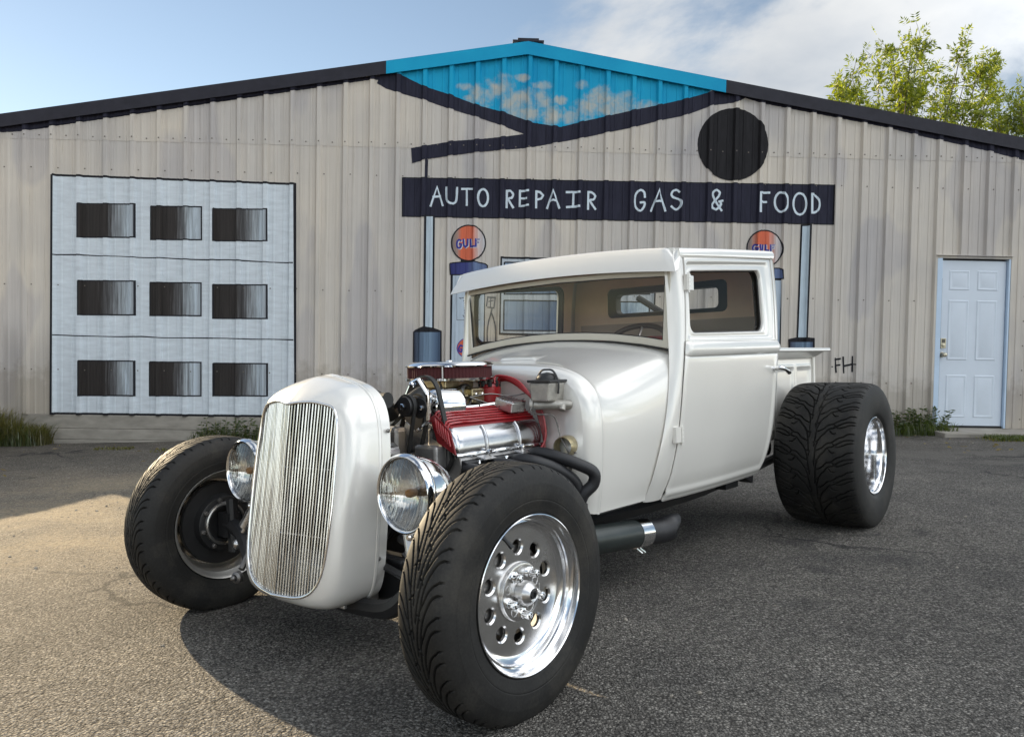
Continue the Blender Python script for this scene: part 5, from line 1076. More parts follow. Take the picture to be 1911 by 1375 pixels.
# ------------------------------------------------------------------ front axle, spring, steering
ax_pts = smooth_path([(-.60, 0, .325), (-.50, -.005, .30), (-.40, -.02, .205), (-.28, -.02, .172), (0, -.02, .165), (.28, -.02, .172), (.40, -.02, .205), (.50, -.005, .30), (.66, 0, .325)], 6)
mb = MB().tube(ax_pts, .030, 8); axle = mb.build('front_axle', M_BLACKM, truck, 40)
mb = MB()
for k in range(5):
    w = .46-.07*k; mb.tube(smooth_path([(-w, .05, .245+.012*k-.02*(k == 0)), (-w*.5, .05, .285+.010*k), (0, .05, .300+.008*k), (w*.5, .05, .285+.010*k), (w, .05, .245+.012*k-.02*(k == 0))], 5), .012, 4)
mb.build('leaf_spring', M_BLACKM, axle, 30)
for s in (1, -1):
    mb = MB().tube([(s*.42, .0, .21), (s*.36, .5, .27), (s*.33, .95, .31)], .016, 8); mb.build('radius_rod', M_BLACKM, axle, 40)
    mb = MB(); mb.tube([(s*.50, -.02, .27), (s*.395, .03, .47)], .014, 10); mb.tube([(s*.47, -.01, .33), (s*.40, .028, .46)], .024, 10); mb.ball((s*.50, -.025, .265), .020, 6); mb.build('shock_absorber', M_ALUB, axle, 40)
mb = MB().tube([(-.56, .16, .25), (.60, .16, .25)], .013, 8); mb.build('tie_rod', M_CHROME, axle, 40)
mb = MB().tube(smooth_path([(-.37, -.005, .36), (-.327, -.05, .315), (-.292, -.13, .225)], 6), .011, 8); mb.lathe([(-.014, .014), (-.008, .020), (.008, .020), (.014, .012)], (-.286, -.148, .203), (.3, -.95, 0), 14); mb.ball((-.284, -.165, .203), .010, 6); mb.build('steering_arm', M_STEEL, axle, 40)
# ------------------------------------------------------------------ headlights
def reflector_material():
    m, t, b = new_mat('fluted_reflector'); L = t.links; b.inputs['Base Color'].default_value = (.80, .80, .78, 1); b.inputs['Metallic'].default_value = 1; b.inputs['Roughness'].default_value = .05
    tcn = N(t, 'ShaderNodeTexCoord'); wv = N(t, 'ShaderNodeTexWave', wave_type='BANDS', bands_direction='X', i_Scale=26.0, i_Distortion=0.0); L.new(tcn.outputs['Object'], wv.inputs['Vector'])
    bp = N(t, 'ShaderNodeBump', i_Strength=.10, i_Distance=.002); L.new(wv.outputs['Fac'], bp.inputs['Height']); L.new(bp.outputs[0], b.inputs['Normal']); return m
M_REFL = reflector_material()
def lens_material():
    m = bpy.data.materials.new('fluted_lens'); m.use_nodes = True; t = m.node_tree; t.nodes.clear(); L = t.links
    o = N(t, 'ShaderNodeOutputMaterial'); tcn = N(t, 'ShaderNodeTexCoord'); sp = N(t, 'ShaderNodeSeparateXYZ'); L.new(tcn.outputs['Object'], sp.inputs[0])
    def wave(scale, d='X'):
        w = N(t, 'ShaderNodeTexWave', wave_type='BANDS', bands_direction=d, i_Scale=scale, i_Distortion=0.0); L.new(tcn.outputs['Object'], w.inputs['Vector']); return w.outputs['Fac']
    # wide flutes above, fine ones below
    sel = N(t, 'ShaderNodeMapRange', i_From_Min=.004, i_From_Max=.008); L.new(sp.outputs['Z'], sel.inputs[0])
    mixw = N(t, 'ShaderNodeMix', data_type='FLOAT'); L.new(sel.outputs[0], mixw.inputs[0]); L.new(wave(44.0), mixw.inputs[2]); L.new(wave(20.0), mixw.inputs[3])
    bp = N(t, 'ShaderNodeBump', i_Strength=.22, i_Distance=.002); L.new(mixw.outputs[0], bp.inputs['Height'])
    tr = N(t, 'ShaderNodeBsdfTransparent'); tr.inputs[0].default_value = (.97, .97, .96, 1); gl = N(t, 'ShaderNodeBsdfGlossy'); gl.inputs['Roughness'].default_value = .06; L.new(bp.outputs[0], gl.inputs['Normal'])
    fr = N(t, 'ShaderNodeFresnel'); fr.inputs['IOR'].default_value = 1.9; L.new(bp.outputs[0], fr.inputs['Normal']); k = N(t, 'ShaderNodeMath', operation='MULTIPLY_ADD'); L.new(fr.outputs[0], k.inputs[0]); k.inputs[1].default_value = .8; k.inputs[2].default_value = .03; k.use_clamp = True
    mx = N(t, 'ShaderNodeMixShader'); L.new(k.outputs[0], mx.inputs[0]); L.new(tr.outputs[0], mx.inputs[1]); L.new(gl.outputs[0], mx.inputs[2]); L.new(mx.outputs[0], o.inputs[0]); return m
M_LENS = lens_material()
for s in (1, -1):
    hl = empty('headlight', truck, (s*.442, -.015, .540)); A = (0, -1, 0)       # axis points forwards
    MB().lathe([(-.175, .0005), (-.172, .020), (-.155, .046), (-.12, .076), (-.08, .098), (-.04, .109), (-.004, .1130), (.0, .1135)], (0, 0, 0), A, 56).build('headlight_bucket', M_CHROME, hl, 60, recalc=True)
    MB().lathe([(-.016, .1125), (-.012, .1185), (.002, .1200), (.012, .1180), (.018, .1120), (.016, .1075), (.008, .1055)], (0, 0, 0), A, 72).build('headlight_rim', M_CHROME, hl, 60, recalc=True)
    MB().lathe([(-.042, .0005), (-.039, .03), (-.027, .062), (-.009, .092), (.004, .1055)], (0, 0, 0), A, 64).build('reflector', M_REFL, hl, 60, recalc=True)
    MB().lathe([(.036, .0005), (.034, .025), (.028, .055), (.018, .083), (.009, .107)], (0, 0, 0), A, 72).build('lens', M_LENS, hl, 60, recalc=True)
    MB().lathe([(-.036, .012), (-.015, .014), (-.004, .011), (.002, .0005)], (0, 0, -.0), A, 14).build('bulb', mat('amber_bulb', (.55, .25, .06), .2), hl, 50)
    mb = MB().tube(smooth_path([(0, .05, -.095), (-s*.01, .05, -.135), (-s*.06, .07, -.165), (-s*.14, .10, -.17)], 5), .016, 8); mb.lathe([(-.012, .020), (.012, .020), (.020, .012), (.0205, .0005)], (0, .03, -.120), (0, 0, -1), 12); mb.build('headlight_bracket', M_BLACKM, hl, 40)
    MB().lathe([(0, .014), (.010, .013), (.014, .007), (.0141, .0001)], (0, .015, -.130), (0, -1, 0), 8).build('bracket_bolt', M_CHROME, hl, 30)
# ------------------------------------------------------------------ engine
eng = MB().prism([(-.20, .30), (-.10, .22), (.10, .22), (.20, .30), (.23, .42), (.14, .60), (-.14, .60), (-.23, .42)], 1, .34, .785).build('engine_block', M_STEEL, truck, 0, bevel=.01)
vcs = []
M_VCOVER = mat('buffed_cover_aluminium', (.50, .50, .51), .20, 1.0, rvar=.05, scale=20)
M_REDSHADE = mat('shaded_gap_red', (.20, .006, .009), .45)  # darker copy of the red: shade between the fins given by colour
for s in (1, -1):
    # cylinder head
    MB().prism([(s*.16, .52), (s*.285, .50), (s*.335, .565), (s*.318, .612), (s*.165, .695)], 1, .335, .778).build('cylinder_head', M_CAST, eng, 0, bevel=.006, recalc=True)
    # finned valve cover: polished outer flank, red finned top
    VA0, VA1 = .325, .772
    sect = [(.190, .665), (.322, .600), (.327, .612), (.3265, .635), (.322, .660), (.312, .684), (.300, .698), (.286, .705), (.236, .742), (.222, .744), (.192, .700)]
    def vsec(k, grow=1.0):
        c = np.array([.245, .68]); return np.array([c+(np.array(p)-c)*grow for p in sect])
    rows = []
    for a, gw in ((VA0-.012, .80), (VA0-.006, .93), (VA0+.010, 1.0), (VA0+.03, 1.0), (VA1-.03, 1.0), (VA1-.010, 1.0), (VA1+.004, .93), (VA1+.008, .80)):
        q = vsec(0, gw); rows.append(np.stack([s*q[:, 0], np.full(len(q), a), q[:, 1]], 1))
    mb = MB().grid(np.array(rows), closev=True); mb.f.append(tuple(range(11))[::-1]); mb.f.append(tuple(range(len(mb.v)-11, len(mb.v))))
    vc = mb.build('valve_cover', M_VCOVER, truck, 42, recalc=True); vcs.append(vc)
    # flange lip along the bottom edge, wavy round the bolts
    wav = [(s*(.326+.004*max(0, math.cos((a-.40)*2*PI/.155))**4), a, .6075) for a in np.linspace(VA0-.012, VA1+.010, 60)]
    MB().tube(wav, .0068, 6).build('cover_flange', M_ALU, vc, 60)
    for a in (.465, .645):
        MB().tube([(s*.327, a, .612), (s*.3275, a, .635), (s*.3235, a, .660), (s*.3135, a, .684), (s*.301, a, .699)], .0065, 8).build('cover_rib', M_VCOVER, vc, 60)
        MB().lathe([(0, .009), (.010, .008), (.014, .004)], (s*.336, a, .609), (s, 0, .5), 8).build('cover_bolt', M_CHROME, vc, 30)
    for k in range(6):
        t = k/5; b0 = .283-.058*t; z0 = .7095+.041*t
        pts = [(s*(b0+.020), VA0-.016, z0-.070), (s*(b0+.012), VA0-.018, z0-.035), (s*b0, VA0-.006, z0-.004), (s*b0, VA0+.016, z0+.006), (s*b0, .45, z0+.0065), (s*b0, .70, z0+.005), (s*b0, VA1, z0+.002)]
        MB().tube(smooth_path(pts, 5), .0044, 6).build('cover_fin', M_RED, vc, 60)
    mb = MB().prism([(s*.214, .742), (s*.232, .7450), (s*.292, .7035), (s*.296, .698), (s*.214, .732)], 1, VA0-.004, VA1+.002); mb.build('cover_top', M_REDSHADE, vc, 0, recalc=True)
    mb = MB().prism([(s*.206, .735), (s*.228, .746), (s*.300, .692), (s*.326, .612), (s*.24, .650)], 1, VA0-.016, VA0-.010); mb.build('cover_end', M_REDSHADE, vc, 0, recalc=True)
vc = vcs[0]
br = Matrix.Translation((.262, .665, .752)) @ Matrix.Rotation(math.radians(12), 4, 'Y')
mb = MB().box(-.045, .045, -.038, .038, -.012, .028, br); o = mb.build('breather', M_ALUB, vc, 0, bevel=.005)
mb = MB()
for k in range(7): mb.box(-.043+.0135*k, -.037+.0135*k, -.036, .036, .0285, .032, br)
mb.build('breather_rib', M_ALU, vc, 0)
# intake and carburettor
MB().prism([(-.17, .60), (.17, .60), (.15, .70), (.07, .735), (-.07, .735), (-.15, .70)], 1, .37, .77).build('intake_manifold', M_CAST, eng, 0, bevel=.012)
M_GOLD = mat('zinc_dichromate_metal', (.52, .44, .27), .34, .9, var=.35, scale=40)
carb = MB().box(-.075, .075, .49, .71, .735, .765).box(-.082, .082, .50, .70, .768, .825).box(-.065, .065, .52, .68, .825, .868).build('carburettor', M_GOLD, truck, 0, bevel=.006)
for (x0, x1, y0, y1, z0, z1) in ((.06, .105, .50, .575, .765, .822), (.06, .105, .625, .70, .765, .822), (.08, .10, .585, .615, .75, .80)):
    MB().box(x0, x1, y0, y1, z0, z1).build('float_bowl', M_GOLD, carb, 0, bevel=.005)
for y in (.52, .555, .645, .68): MB().lathe([(0, .008), (.008, .008), (.011, .004)], (.105, y, .80), (1, 0, 0), 6).build('bowl_screw', M_CHROME, carb, 20)
mb = MB().lathe([(.0, .030), (.018, .030), (.026, .022)], (.082, .60, .812), (1, 0, 0), 16); mb.tube([(.10, .60, .78), (.125, .56, .755), (.125, .50, .750)], .005, 6); mb.tube([(.11, .66, .76), (.135, .72, .752), (.16, .78, .76)], .004, 6); mb.tube([(.115, .60, .79), (.15, .70, .755), (.20, .80, .77), (.24, .84, .79)], .0028, 6); mb.prism([(.44, .745), (.60, .765), (.62, .79), (.60, .74), (.46, .725)], 0, .108, .114)
mb.tube([(.088, .655, .772), (.14, .655, .752), (.15, .70, .75)], .010, 8)
mb.build('throttle_linkage', M_STEEL, carb, 40)
for (a, b_) in (((.108, .47, .752), (.16, .60, .756)), ((.165, .60, .757), (.172, .68, .762))): MB().tube([a, b_], .009, 8).build('fuel_fitting', M_ALU, carb, 40)
# air cleaner
AC = (.0, .612); ac = MB().lathe([(.858, .110), (.853, .164), (.857, .172), (.865, .173), (.867, .168)], (*AC, 0), (0, 0, 1), 64).build('air_cleaner', M_CHROME, truck, 40, recalc=True)
mb = MB(); n = 150; P = []
for z in (.866, .912): P.append([(AC[0]+(.163+(.003 if k % 2 else 0))*math.cos(2*PI*k/n), AC[1]+(.163+(.003 if k % 2 else 0))*math.sin(2*PI*k/n), z) for k in range(n)])
mb.grid(np.array(P), closev=True); mb.build('pleated_filter', mat('oiled_red_gauze', (.06, .008, .009), .8, var=.2, scale=60), ac, 0)
MB().lathe([(.910, .166), (.908, .172), (.913, .174), (.918, .171), (.925, .160), (.9275, .15), (.9275, .02), (.9275, .0005)], (*AC, 0), (0, 0, 1), 72).build('filter_lid', M_CHROME, ac, 30, recalc=True)
MB().lathe([(.927, .014), (.932, .012), (.934, .008), (.935, .0005)], (*AC, 0), (0, 0, 1), 12).build('wing_nut', M_CHROME, ac, 30)
MB().tube([(.10, .475, .866), (.10, .475, .912)], .0028, 6).build('filter_seam', M_ALUB, ac, 30)
# distributor and plug leads
ds = MB().lathe([(.66, .030), (.725, .030), (.727, .044), (.81, .046), (.822, .046), (.826, .040), (.836, .038), (.838, .0005)], (.095, .738, 0), (0, 0, 1), 28).build('distributor', M_RED, truck, 30, recalc=True)
for k in range(8):
    t = 2*PI*k/8; MB().tube([(0.095+.036*math.cos(t), .738+.036*math.sin(t), .826), (.095+.038*math.cos(t), .738+.038*math.sin(t), .850)], .0088, 8).build('plug_boot', M_BLACKM, ds, 40)
for k in range(4):
    t = 2*PI*(k+.4)/8-.6; d = .012*k
    MB().tube(smooth_path([(.095+.038*math.cos(t), .738+.038*math.sin(t), .838), (.13+.01*k, .745+.008*k, .868-.006*k), (.215+d*.5, .768, .848-.010*k), (.285+d, .775-.004*k, .775-.006*k), (.312+d, .784-.006*k, .69), (.330+d*.6, .784-.008*k, .62), (.345, .765-.02*k, .565)], 8), .0050, 7).build('plug_lead', M_RED, ds, 60)
for k in range(3):
    t = PI+2*PI*k/8; MB().tube(smooth_path([(.095+.038*math.cos(t), .738+.038*math.sin(t), .838), (.0-.04*k, .76, .862), (-.15, .765+.01*k, .82), (-.25, .77, .72)], 8), .0050, 7).build('plug_lead', M_RED, ds, 60)
# alternator, pulleys, belts
alt = MB().lathe([(-.075, .04), (-.07, .054), (-.055, .062), (.050, .062), (.062, .054), (.066, .03), (.067, .0005)], (.175, .405, .768), (0, 1, 0), 32).build('alternator', M_CHROME, truck, 30, recalc=True)
MB().lathe([(.0, .0632), (.022, .0632)], (.175, .405, .768), (0, 1, 0), 10, arc=1.2, phase=-.9).build('alternator_label', mat('red_label', (.62, .07, .02), .4), alt, 0)
for k in range(10):
    t = 2*PI*k/10; MB().box(-.004, .004, -.078, -.072, .024, .054, Matrix.Translation((.175, .405, .768)) @ Matrix.Rotation(t, 4, 'Y')).build('cooling_fin', M_CAST, alt, 0)
MB().lathe([(-.125, .0005), (-.124, .014), (-.118, .014), (-.117, .036), (-.108, .036), (-.103, .028), (-.098, .036), (-.090, .036), (-.089, .018), (-.075, .018)], (.175, .405, .768), (0, 1, 0), 28).build('alternator_pulley', M_BLACKM, alt, 30, recalc=True)
MB().prism([(.09, .770), (.12, .848), (.135, .855), (.150, .850), (.215, .800), (.20, .77), (.14, .80)], 1, .315, .327).build('alternator_bracket', M_CHROME, alt, 0, bevel=.003, recalc=True)
wp = MB().lathe([(0, .055), (.03, .050), (.06, .03), (.10, .03)], (.0, .25, .60), (0, 1, 0), 20).build('water_pump', M_CAST, truck, 30, recalc=True)
MB().lathe([(-.03, .0005), (-.029, .03), (-.022, .078), (-.012, .078), (-.006, .066), (.0, .078), (.010, .078), (.012, .02)], (.0, .235, .60), (0, 1, 0), 32).build('water_pump_pulley', M_BLACKM, wp, 30, recalc=True)
MB().lathe([(-.03, .0005), (-.029, .03), (-.022, .085), (-.012, .085), (-.006, .072), (.0, .085), (.010, .085), (.012, .02)], (.0, .245, .38), (0, 1, 0), 32).build('crank_pulley', M_BLACKM, wp, 30, recalc=True)
MB().box(-.09, .06, .27, .34, .42, .70).build('timing_cover', M_CAST, wp, 0, bevel=.02)
idl = MB().lathe([(-.012, .0005), (-.011, .010), (-.004, .011), (-.003, .034), (.004, .036), (.028, .036), (.034, .034), (.035, .010)], (.140, .250, .775), (0, 1, 0), 32).build('idler_pulley', M_BLACKM, truck, 30, recalc=True)
MB().lathe([(-.0135, .009), (-.0115, .012), (-.010, .009)], (.140, .250, .775), (0, 1, 0), 6).build('idler_nut', M_CHROME, idl, 20)
MB().prism([(.09, .72), (.085, .80), (.125, .862), (.165, .876), (.215, .82), (.215, .72), (.15, .68)], 1, .290, .312).build('idler_bracket', M_CHROME, idl, 0, bevel=.008, recalc=True)
def belt(name, circles, y0, w=.014, th=.007):
    """convex wrap round pulleys given as (x, z, r)."""
    pts = []
    for (x, z, r) in circles: pts += [(x+r*math.cos(t), z+r*math.sin(t)) for t in np.linspace(0, 2*PI, 40, endpoint=False)]
    pts = sorted(set((round(p[0], 6), round(p[1], 6)) for p in pts))
    def half(ps):
        h = []
        for p in ps:
            while len(h) >= 2 and (h[-1][0]-h[-2][0])*(p[1]-h[-2][1])-(h[-1][1]-h[-2][1])*(p[0]-h[-2][0]) <= 0: h.pop()
            h.append(p)
        return h
    hull = half(pts)[:-1]+half(pts[::-1])[:-1]; h = resample(hull, 90, True); c = h.mean(0); d = np.roll(h, -1, 0)-np.roll(h, 1, 0); d /= np.linalg.norm(d, axis=1)[:, None]; nrm = np.stack([d[:, 1], -d[:, 0]], 1)
    rings = [[(p[0]+q[0]*e, y, p[1]+q[1]*e) for p, q in zip(h, nrm)] for y, e in ((y0, 0), (y0, th), (y0+w, th), (y0+w, 0))]
    return MB().grid(np.array(rings), closeu=True, closev=True).build(name, M_RUBBERS, truck, 40, recalc=True)
belt('drive_belt', [(.175, .768, .032), (.0, .60, .072), (.0, .38, .078)], .300-.006)
belt('drive_belt', [(.140, .775, .036), (.0, .60, .074), (.0, .38, .08)], .256)
belt('drive_belt', [(.168, .805, .070), (.265, .60, .030), (.0, .38, .078)], .312, .018)
MB().tube(smooth_path([(.03, .23, .545), (.05, .18, .53), (.06, .13, .50), (.06, .09, .46)], 6), .022, 10).build('lower_hose', M_RUBBERS, truck, 50)
MB().lathe([(-.10, .020), (-.09, .034), (-.02, .036), (.03, .036), (.04, .02)], (.10, .20, .615), (0, 1, 0), 20).build('thermostat_housing', M_ALUB, truck, 30, recalc=True)
mb = MB().tube(smooth_path([(.05, .10, .80), (.06, .16, .815), (.06, .22, .79), (.04, .28, .74)], 6), .028, 12); rh = mb.build('radiator_hose', M_RUBBERS, truck, 50)
MB().lathe([(0, .031), (.012, .031)], (.055, .115, .806), (.1, .95, .2), 16).build('hose_clamp', M_CHROME, rh, 30)
MB().tube([(.10, .105, .80), (.215, .115, .806)], .026, 14).build('upper_hose', M_RUBBERS, truck, 50)
MB().box(-.19, .19, .085, .13, .34, .78).build('fan_shroud', M_BLACKM, truck, 0, bevel=.01)
MB().box(.15, .26, .28, .335, .50, .64).build('engine_bracket', M_CAST, eng, 0, bevel=.01)
# headers: four primaries on the near side, merging under the cab floor
hd = None; HB = []
for s in (1, -1):
    hd = MB().prism([(s*.318, .535), (s*.345, .530), (s*.352, .585), (s*.328, .592)], 1, .335, .778).build('header_flange', M_HEADER, truck, 0, bevel=.003, recalc=True)
    prim = [[(.335, .35, .562), (.400, .36, .556), (.450, .42, .540), (.480, .55, .505), (.500, .68, .440), (.505, .74, .360)],
            [(.335, .465, .562), (.390, .46, .570), (.440, .50, .558), (.485, .60, .525), (.510, .69, .470), (.512, .742, .380)],
            [(.335, .58, .562), (.390, .58, .572), (.440, .61, .562), (.490, .68, .525), (.515, .735, .470), (.510, .748, .380)],
            [(.335, .67, .570), (.400, .66, .588), (.470, .68, .577), (.535, .725, .548), (.566, .768, .517), (.562, .772, .475), (.535, .745, .435), (.510, .742, .370)]]
    if s < 0: prim = prim[:2]
    for p in prim: MB().tube(smooth_path([(s*x, y, z) for x, y, z in p], 8), .0225, 12).build('header_pipe', M_HEADER, hd, 60)
    for a in (.40, .54, .665): MB().lathe([(0, .011), (.010, .010), (.012, .005)], (s*.347, a, .578), (s, 0, .2), 6).build('header_bolt', M_CHROME, hd, 30)
    if s > 0:
        for a in (.43, .63): MB().prism([(.335, .592), (.375, .586), (.378, .592), (.337, .602)], 1, a-.03, a+.03).build('header_tab', M_ALUB, hd, 0, bevel=.002, recalc=True)
mf = MB().tube(smooth_path([(.507, .744, .40), (.507, .748, .32), (.498, .775, .255), (.488, .88, .232)], 6), .040, 14).build('exhaust', M_HEADER, truck, 60)
MB().tube([(.470, .60, .262), (.478, .66, .258), (.480, .70, .256), (.497, 1.14, .218), (.500, 1.19, .214)], [.030, .044, .056, .056, .050], 20).build('muffler', mat('dark_green_grey_muffler', (.035, .042, .040), .34, .3, var=.2, scale=10), mf, 60)
MB().tube([(.497, 1.135, .218), (.501, 1.212, .211)], .0585, 24).build('exhaust_clamp', M_ALU, mf, 40)
mb = MB().tube([(.50, 1.15, .157), (.505, 1.185, .132)], .006, 8); mb.tube([(.50, 1.175, .154), (.505, 1.210, .130)], .006, 8); mb.build('clamp_bolt', M_CHROME, mf, 40)
mb = MB().tube(smooth_path([(.502, 1.205, .211), (.508, 1.27, .204), (.520, 1.32, .202), (.538, 1.365, .212)], 6), list(np.linspace(.045, .050, 19)), 20, caps=False)
for i_ in range(20):
    k_ = len(mb.v)-20+i_; x_, y_, z_ = mb.v[k_]; mb.v[k_] = (x_+(z_-.212)*.35, y_+(z_-.212)*1.0, z_)
mb.build('exhaust_tip', M_HEADER, mf, 60, solid=.004)
M_CASTL = mat('bare_cast_iron', (.42, .40, .36), .5, .7, var=.25, scale=30, bump=.3)
# master cylinder and brake line on the firewall
mc = MB().prism([(.262, .772), (.345, .772), (.352, .842), (.255, .842)], 1, .80, .90).build('master_cylinder', M_CASTL, truck, 0, bevel=.006, recalc=True); mc.location = (.066, -.090, 0)
MB().box(.248, .358, .795, .905, .842, .852).build('cylinder_cap', M_BLACKM, mc, 0, bevel=.003)
MB().lathe([(.852, .040), (.862, .040), (.874, .030), (.880, .0005)], (.303, .85, 0), (0, 0, 1), 20).build('cap_dome', M_BLACKM, mc, 40, recalc=True)
MB().tube(smooth_path([(.252, .85, .80), (.250, .85, .845), (.275, .85, .884), (.303, .85, .890), (.333, .85, .884), (.356, .85, .845), (.354, .85, .80)], 5), .0038, 6).build('bail_wire', M_BLACKM, mc, 60)
mb = MB().tube([(.265, .82, .758), (.345, .86, .758), (.375, .90, .758)], .019, 12); mb.lathe([(0, .022), (.012, .022)], (.262, .815, .758), (-.8, -.5, 0), 12); mb.tube([(.36, .87, .755), (.362, .86, .738)], .014, 10); mb.build('cylinder_bore', M_CASTL, mc, 40)
MB().tube(smooth_path([(.268, .80, .755), (.270, .79, .735), (.30, .80, .725), (.345, .82, .722), (.358, .83, .70), (.37, .84, .64), (.395, .84, .60), (.405, .85, .56), (.40, .86, .51)], 7), .0032, 6).build('brake_line', M_STEEL, mc, 60)
coil = []
for k in range(40): t = 2*PI*k/10; coil.append((.405+.022*math.cos(t), .850+.022*math.sin(t), .585-.0018*k))
MB().tube(coil, .0025, 5).build('coiled_line', M_STEEL, mc, 60)
MB().lathe([(-.03, .036), (-.012, .040), (.02, .040), (.09, .034)], (.385, .86, .605), (-.25, 1, 0), 18).build('steering_box_boot', M_GOLD, truck, 30, recalc=True).location = (.060, -.095, 0)
# small lines and wires round the intake
def line(name, pts, r, m, par=None): return MB().tube(smooth_path(pts, 7), r, 6).build(name, m, par or eng, 60)
line('fuel_line', [(.12, .40, .70), (.13, .43, .745), (.12, .48, .765), (.10, .52, .785)], .0045, M_ALU)
line('fuel_line', [(.12, .40, .70), (.15, .36, .66), (.16, .32, .60)], .0045, M_ALU)
line('vacuum_hose', [(.075, .70, .775), (.11, .73, .77), (.15, .71, .757), (.17, .64, .752)], .0048, M_RUBBERS)
line('vacuum_hose', [(.06, .50, .85), (.10, .47, .83), (.14, .45, .78), (.16, .46, .74)], .0045, M_RUBBERS)
line('wiring_loom', [(.20, .50, .735), (.185, .58, .748), (.19, .66, .75), (.17, .74, .76), (.12, .775, .78)], .0055, M_BLACKM)
line('wiring_loom', [(.175, .47, .765), (.19, .50, .745), (.21, .53, .738)], .0035, M_RED)
line('throttle_cable', [(.112, .61, .79), (.15, .68, .80), (.20, .74, .79), (.25, .785, .80)], .0026, M_STEEL)
for y in np.linspace(.40, .74, 6): MB().lathe([(0, .0085), (.006, .008), (.009, .004)], (.165, float(y), .695), (.5, 0, .85), 6).build('intake_bolt', M_CHROME, eng, 20)
for (x, y, z) in ((.10, .30, .74), (.14, .287, .85), (.19, .287, .77), (.05, .30, .66)): MB().lathe([(0, .010), (.007, .009), (.010, .005)], (x, y, z), (0, -1, 0), 6).build('bracket_bolt', M_CHROME, alt, 20)
# ------------------------------------------------------------------ tree behind the roof
M_BARK = mat('grey_brown_bark', (.13, .105, .08), .9, var=.3, scale=6, bump=.5)
def leaf_material(name, c0_, c1_):
    m = bpy.data.materials.new(name); m.use_nodes = True; t = m.node_tree; t.nodes.clear(); L = t.links
    o = N(t, 'ShaderNodeOutputMaterial'); g = N(t, 'ShaderNodeNewGeometry'); c = ramp(t, g.outputs['Random Per Island'], [(0, c0_), (.75, c1_), (1, tuple(min(1, x*1.25) for x in c1_))]).outputs[0]
    d = N(t, 'ShaderNodeBsdfDiffuse'); L.new(c, d.inputs[0]); tl = N(t, 'ShaderNodeBsdfTranslucent'); L.new(mixrgb(t, 1.0, c, (1.55, 1.65, .5), 'MULTIPLY'), tl.inputs[0]); gl = N(t, 'ShaderNodeBsdfGlossy'); gl.inputs['Roughness'].default_value = .4
    mx = N(t, 'ShaderNodeMixShader'); mx.inputs[0].default_value = .5; L.new(d.outputs[0], mx.inputs[1]); L.new(tl.outputs[0], mx.inputs[2])
    m2 = N(t, 'ShaderNodeMixShader'); m2.inputs[0].default_value = .05; L.new(mx.outputs[0], m2.inputs[1]); L.new(gl.outputs[0], m2.inputs[2]); L.new(m2.outputs[0], o.inputs[0]); return m
M_LEAF = leaf_material('pale_ash_leaf', (.075, .115, .010), (.23, .25, .026))
def leaf_quads(centres, dirs, size, droop=.25):
    """lens-shaped leaflets, 4 vertices folded along the midrib."""
    v = []; f = []
    for c, d, s in zip(centres, dirs, size):
        d = d/np.linalg.norm(d); up = rng.normal(0, 1, 3); up -= d*(up@d); up /= np.linalg.norm(up)+1e-9; w = np.cross(d, up)
        p = [c, c+d*s*.45+w*s*.16+up*s*.04, c+d*s, c+d*s*.45-w*s*.16+up*s*.04]; o = len(v); v += [tuple(q) for q in p]; f += [(o, o+1, o+2), (o, o+2, o+3)]
    return v, f
def make_tree(name, base, tips, label, spread, nleaf, leaf):
    t = empty(name, None, base, label=label, category='tree', group='trees behind the building')
    tr = MB(); cr = MB(); B = Vector(base); fork = np.array([0, 0, 2.6]); tr.tube([(0, 0, -.3), (.05, .02, 1.2), tuple(fork)], [.20, .16, .13], 10)
    C_, D_, S_ = [], [], []
    for tip in tips:
        tp = np.array(tip)-np.array(base); mid = fork+(tp-fork)*.5+rng.normal(0, .15, 3)+np.array([0, 0, .2]); path = smooth_path([fork, mid, tp], 8)
        tr.tube(path, list(np.linspace(.040, .005, len(path))), 6)
        for q in range(int(14*spread)):
            k = rng.integers(int(len(path)*.60), len(path)); st = path[k]; dr = (tp-fork)/np.linalg.norm(tp-fork)+rng.normal(0, .75, 3); dr /= np.linalg.norm(dr); ln = rng.uniform(.2, .62)*spread
            end = st+dr*ln+np.array([0, 0, .05]); tw = smooth_path([st, (st+end)/2+rng.normal(0, .05, 3), end], 3); tr.tube(tw, list(np.linspace(.008, .003, len(tw))), 4)
            # compound leaves along the twig
            for _ in range(nleaf):
                s = tw[rng.integers(1, len(tw))]+rng.normal(0, .03, 3); rd = dr*.5+rng.normal(0, .7, 3)+np.array([.25, 0, .05]); rd /= np.linalg.norm(rd); rl = rng.uniform(.14, .26); side = np.cross(rd, rng.normal(0, 1, 3)); side /= np.linalg.norm(side)+1e-9
                for j in range(4):
                    c = s+rd*rl*(j+1)/4
                    for sg in (1, -1): C_.append(c); D_.append(rd*.55+side*sg*.85+np.array([0, 0, -.2])); S_.append(leaf*rng.uniform(.75, 1.25))
                C_.append(s+rd*rl); D_.append(rd); S_.append(leaf)
    v, f = leaf_quads(C_, D_, S_); cr.add(v, f)
    tr.build('trunk', M_BARK, t, 50); cr.build('crown', M_LEAF, t, 0)['kind'] = 'stuff'; return t
random.seed(3); rng = np.random.default_rng(11)
make_tree('ash_tree', (9.6, 19.5, -.2), TREE1, 'sunlit yellow-green ash tree rising behind the right slope of the roof', 1.0, 5, .125)
make_tree('ash_tree', (12.6, 18.2, -.2), TREE2, 'smaller yellow-green tree cut by the right edge of the photo above the roof', 1.0, 9, .105)
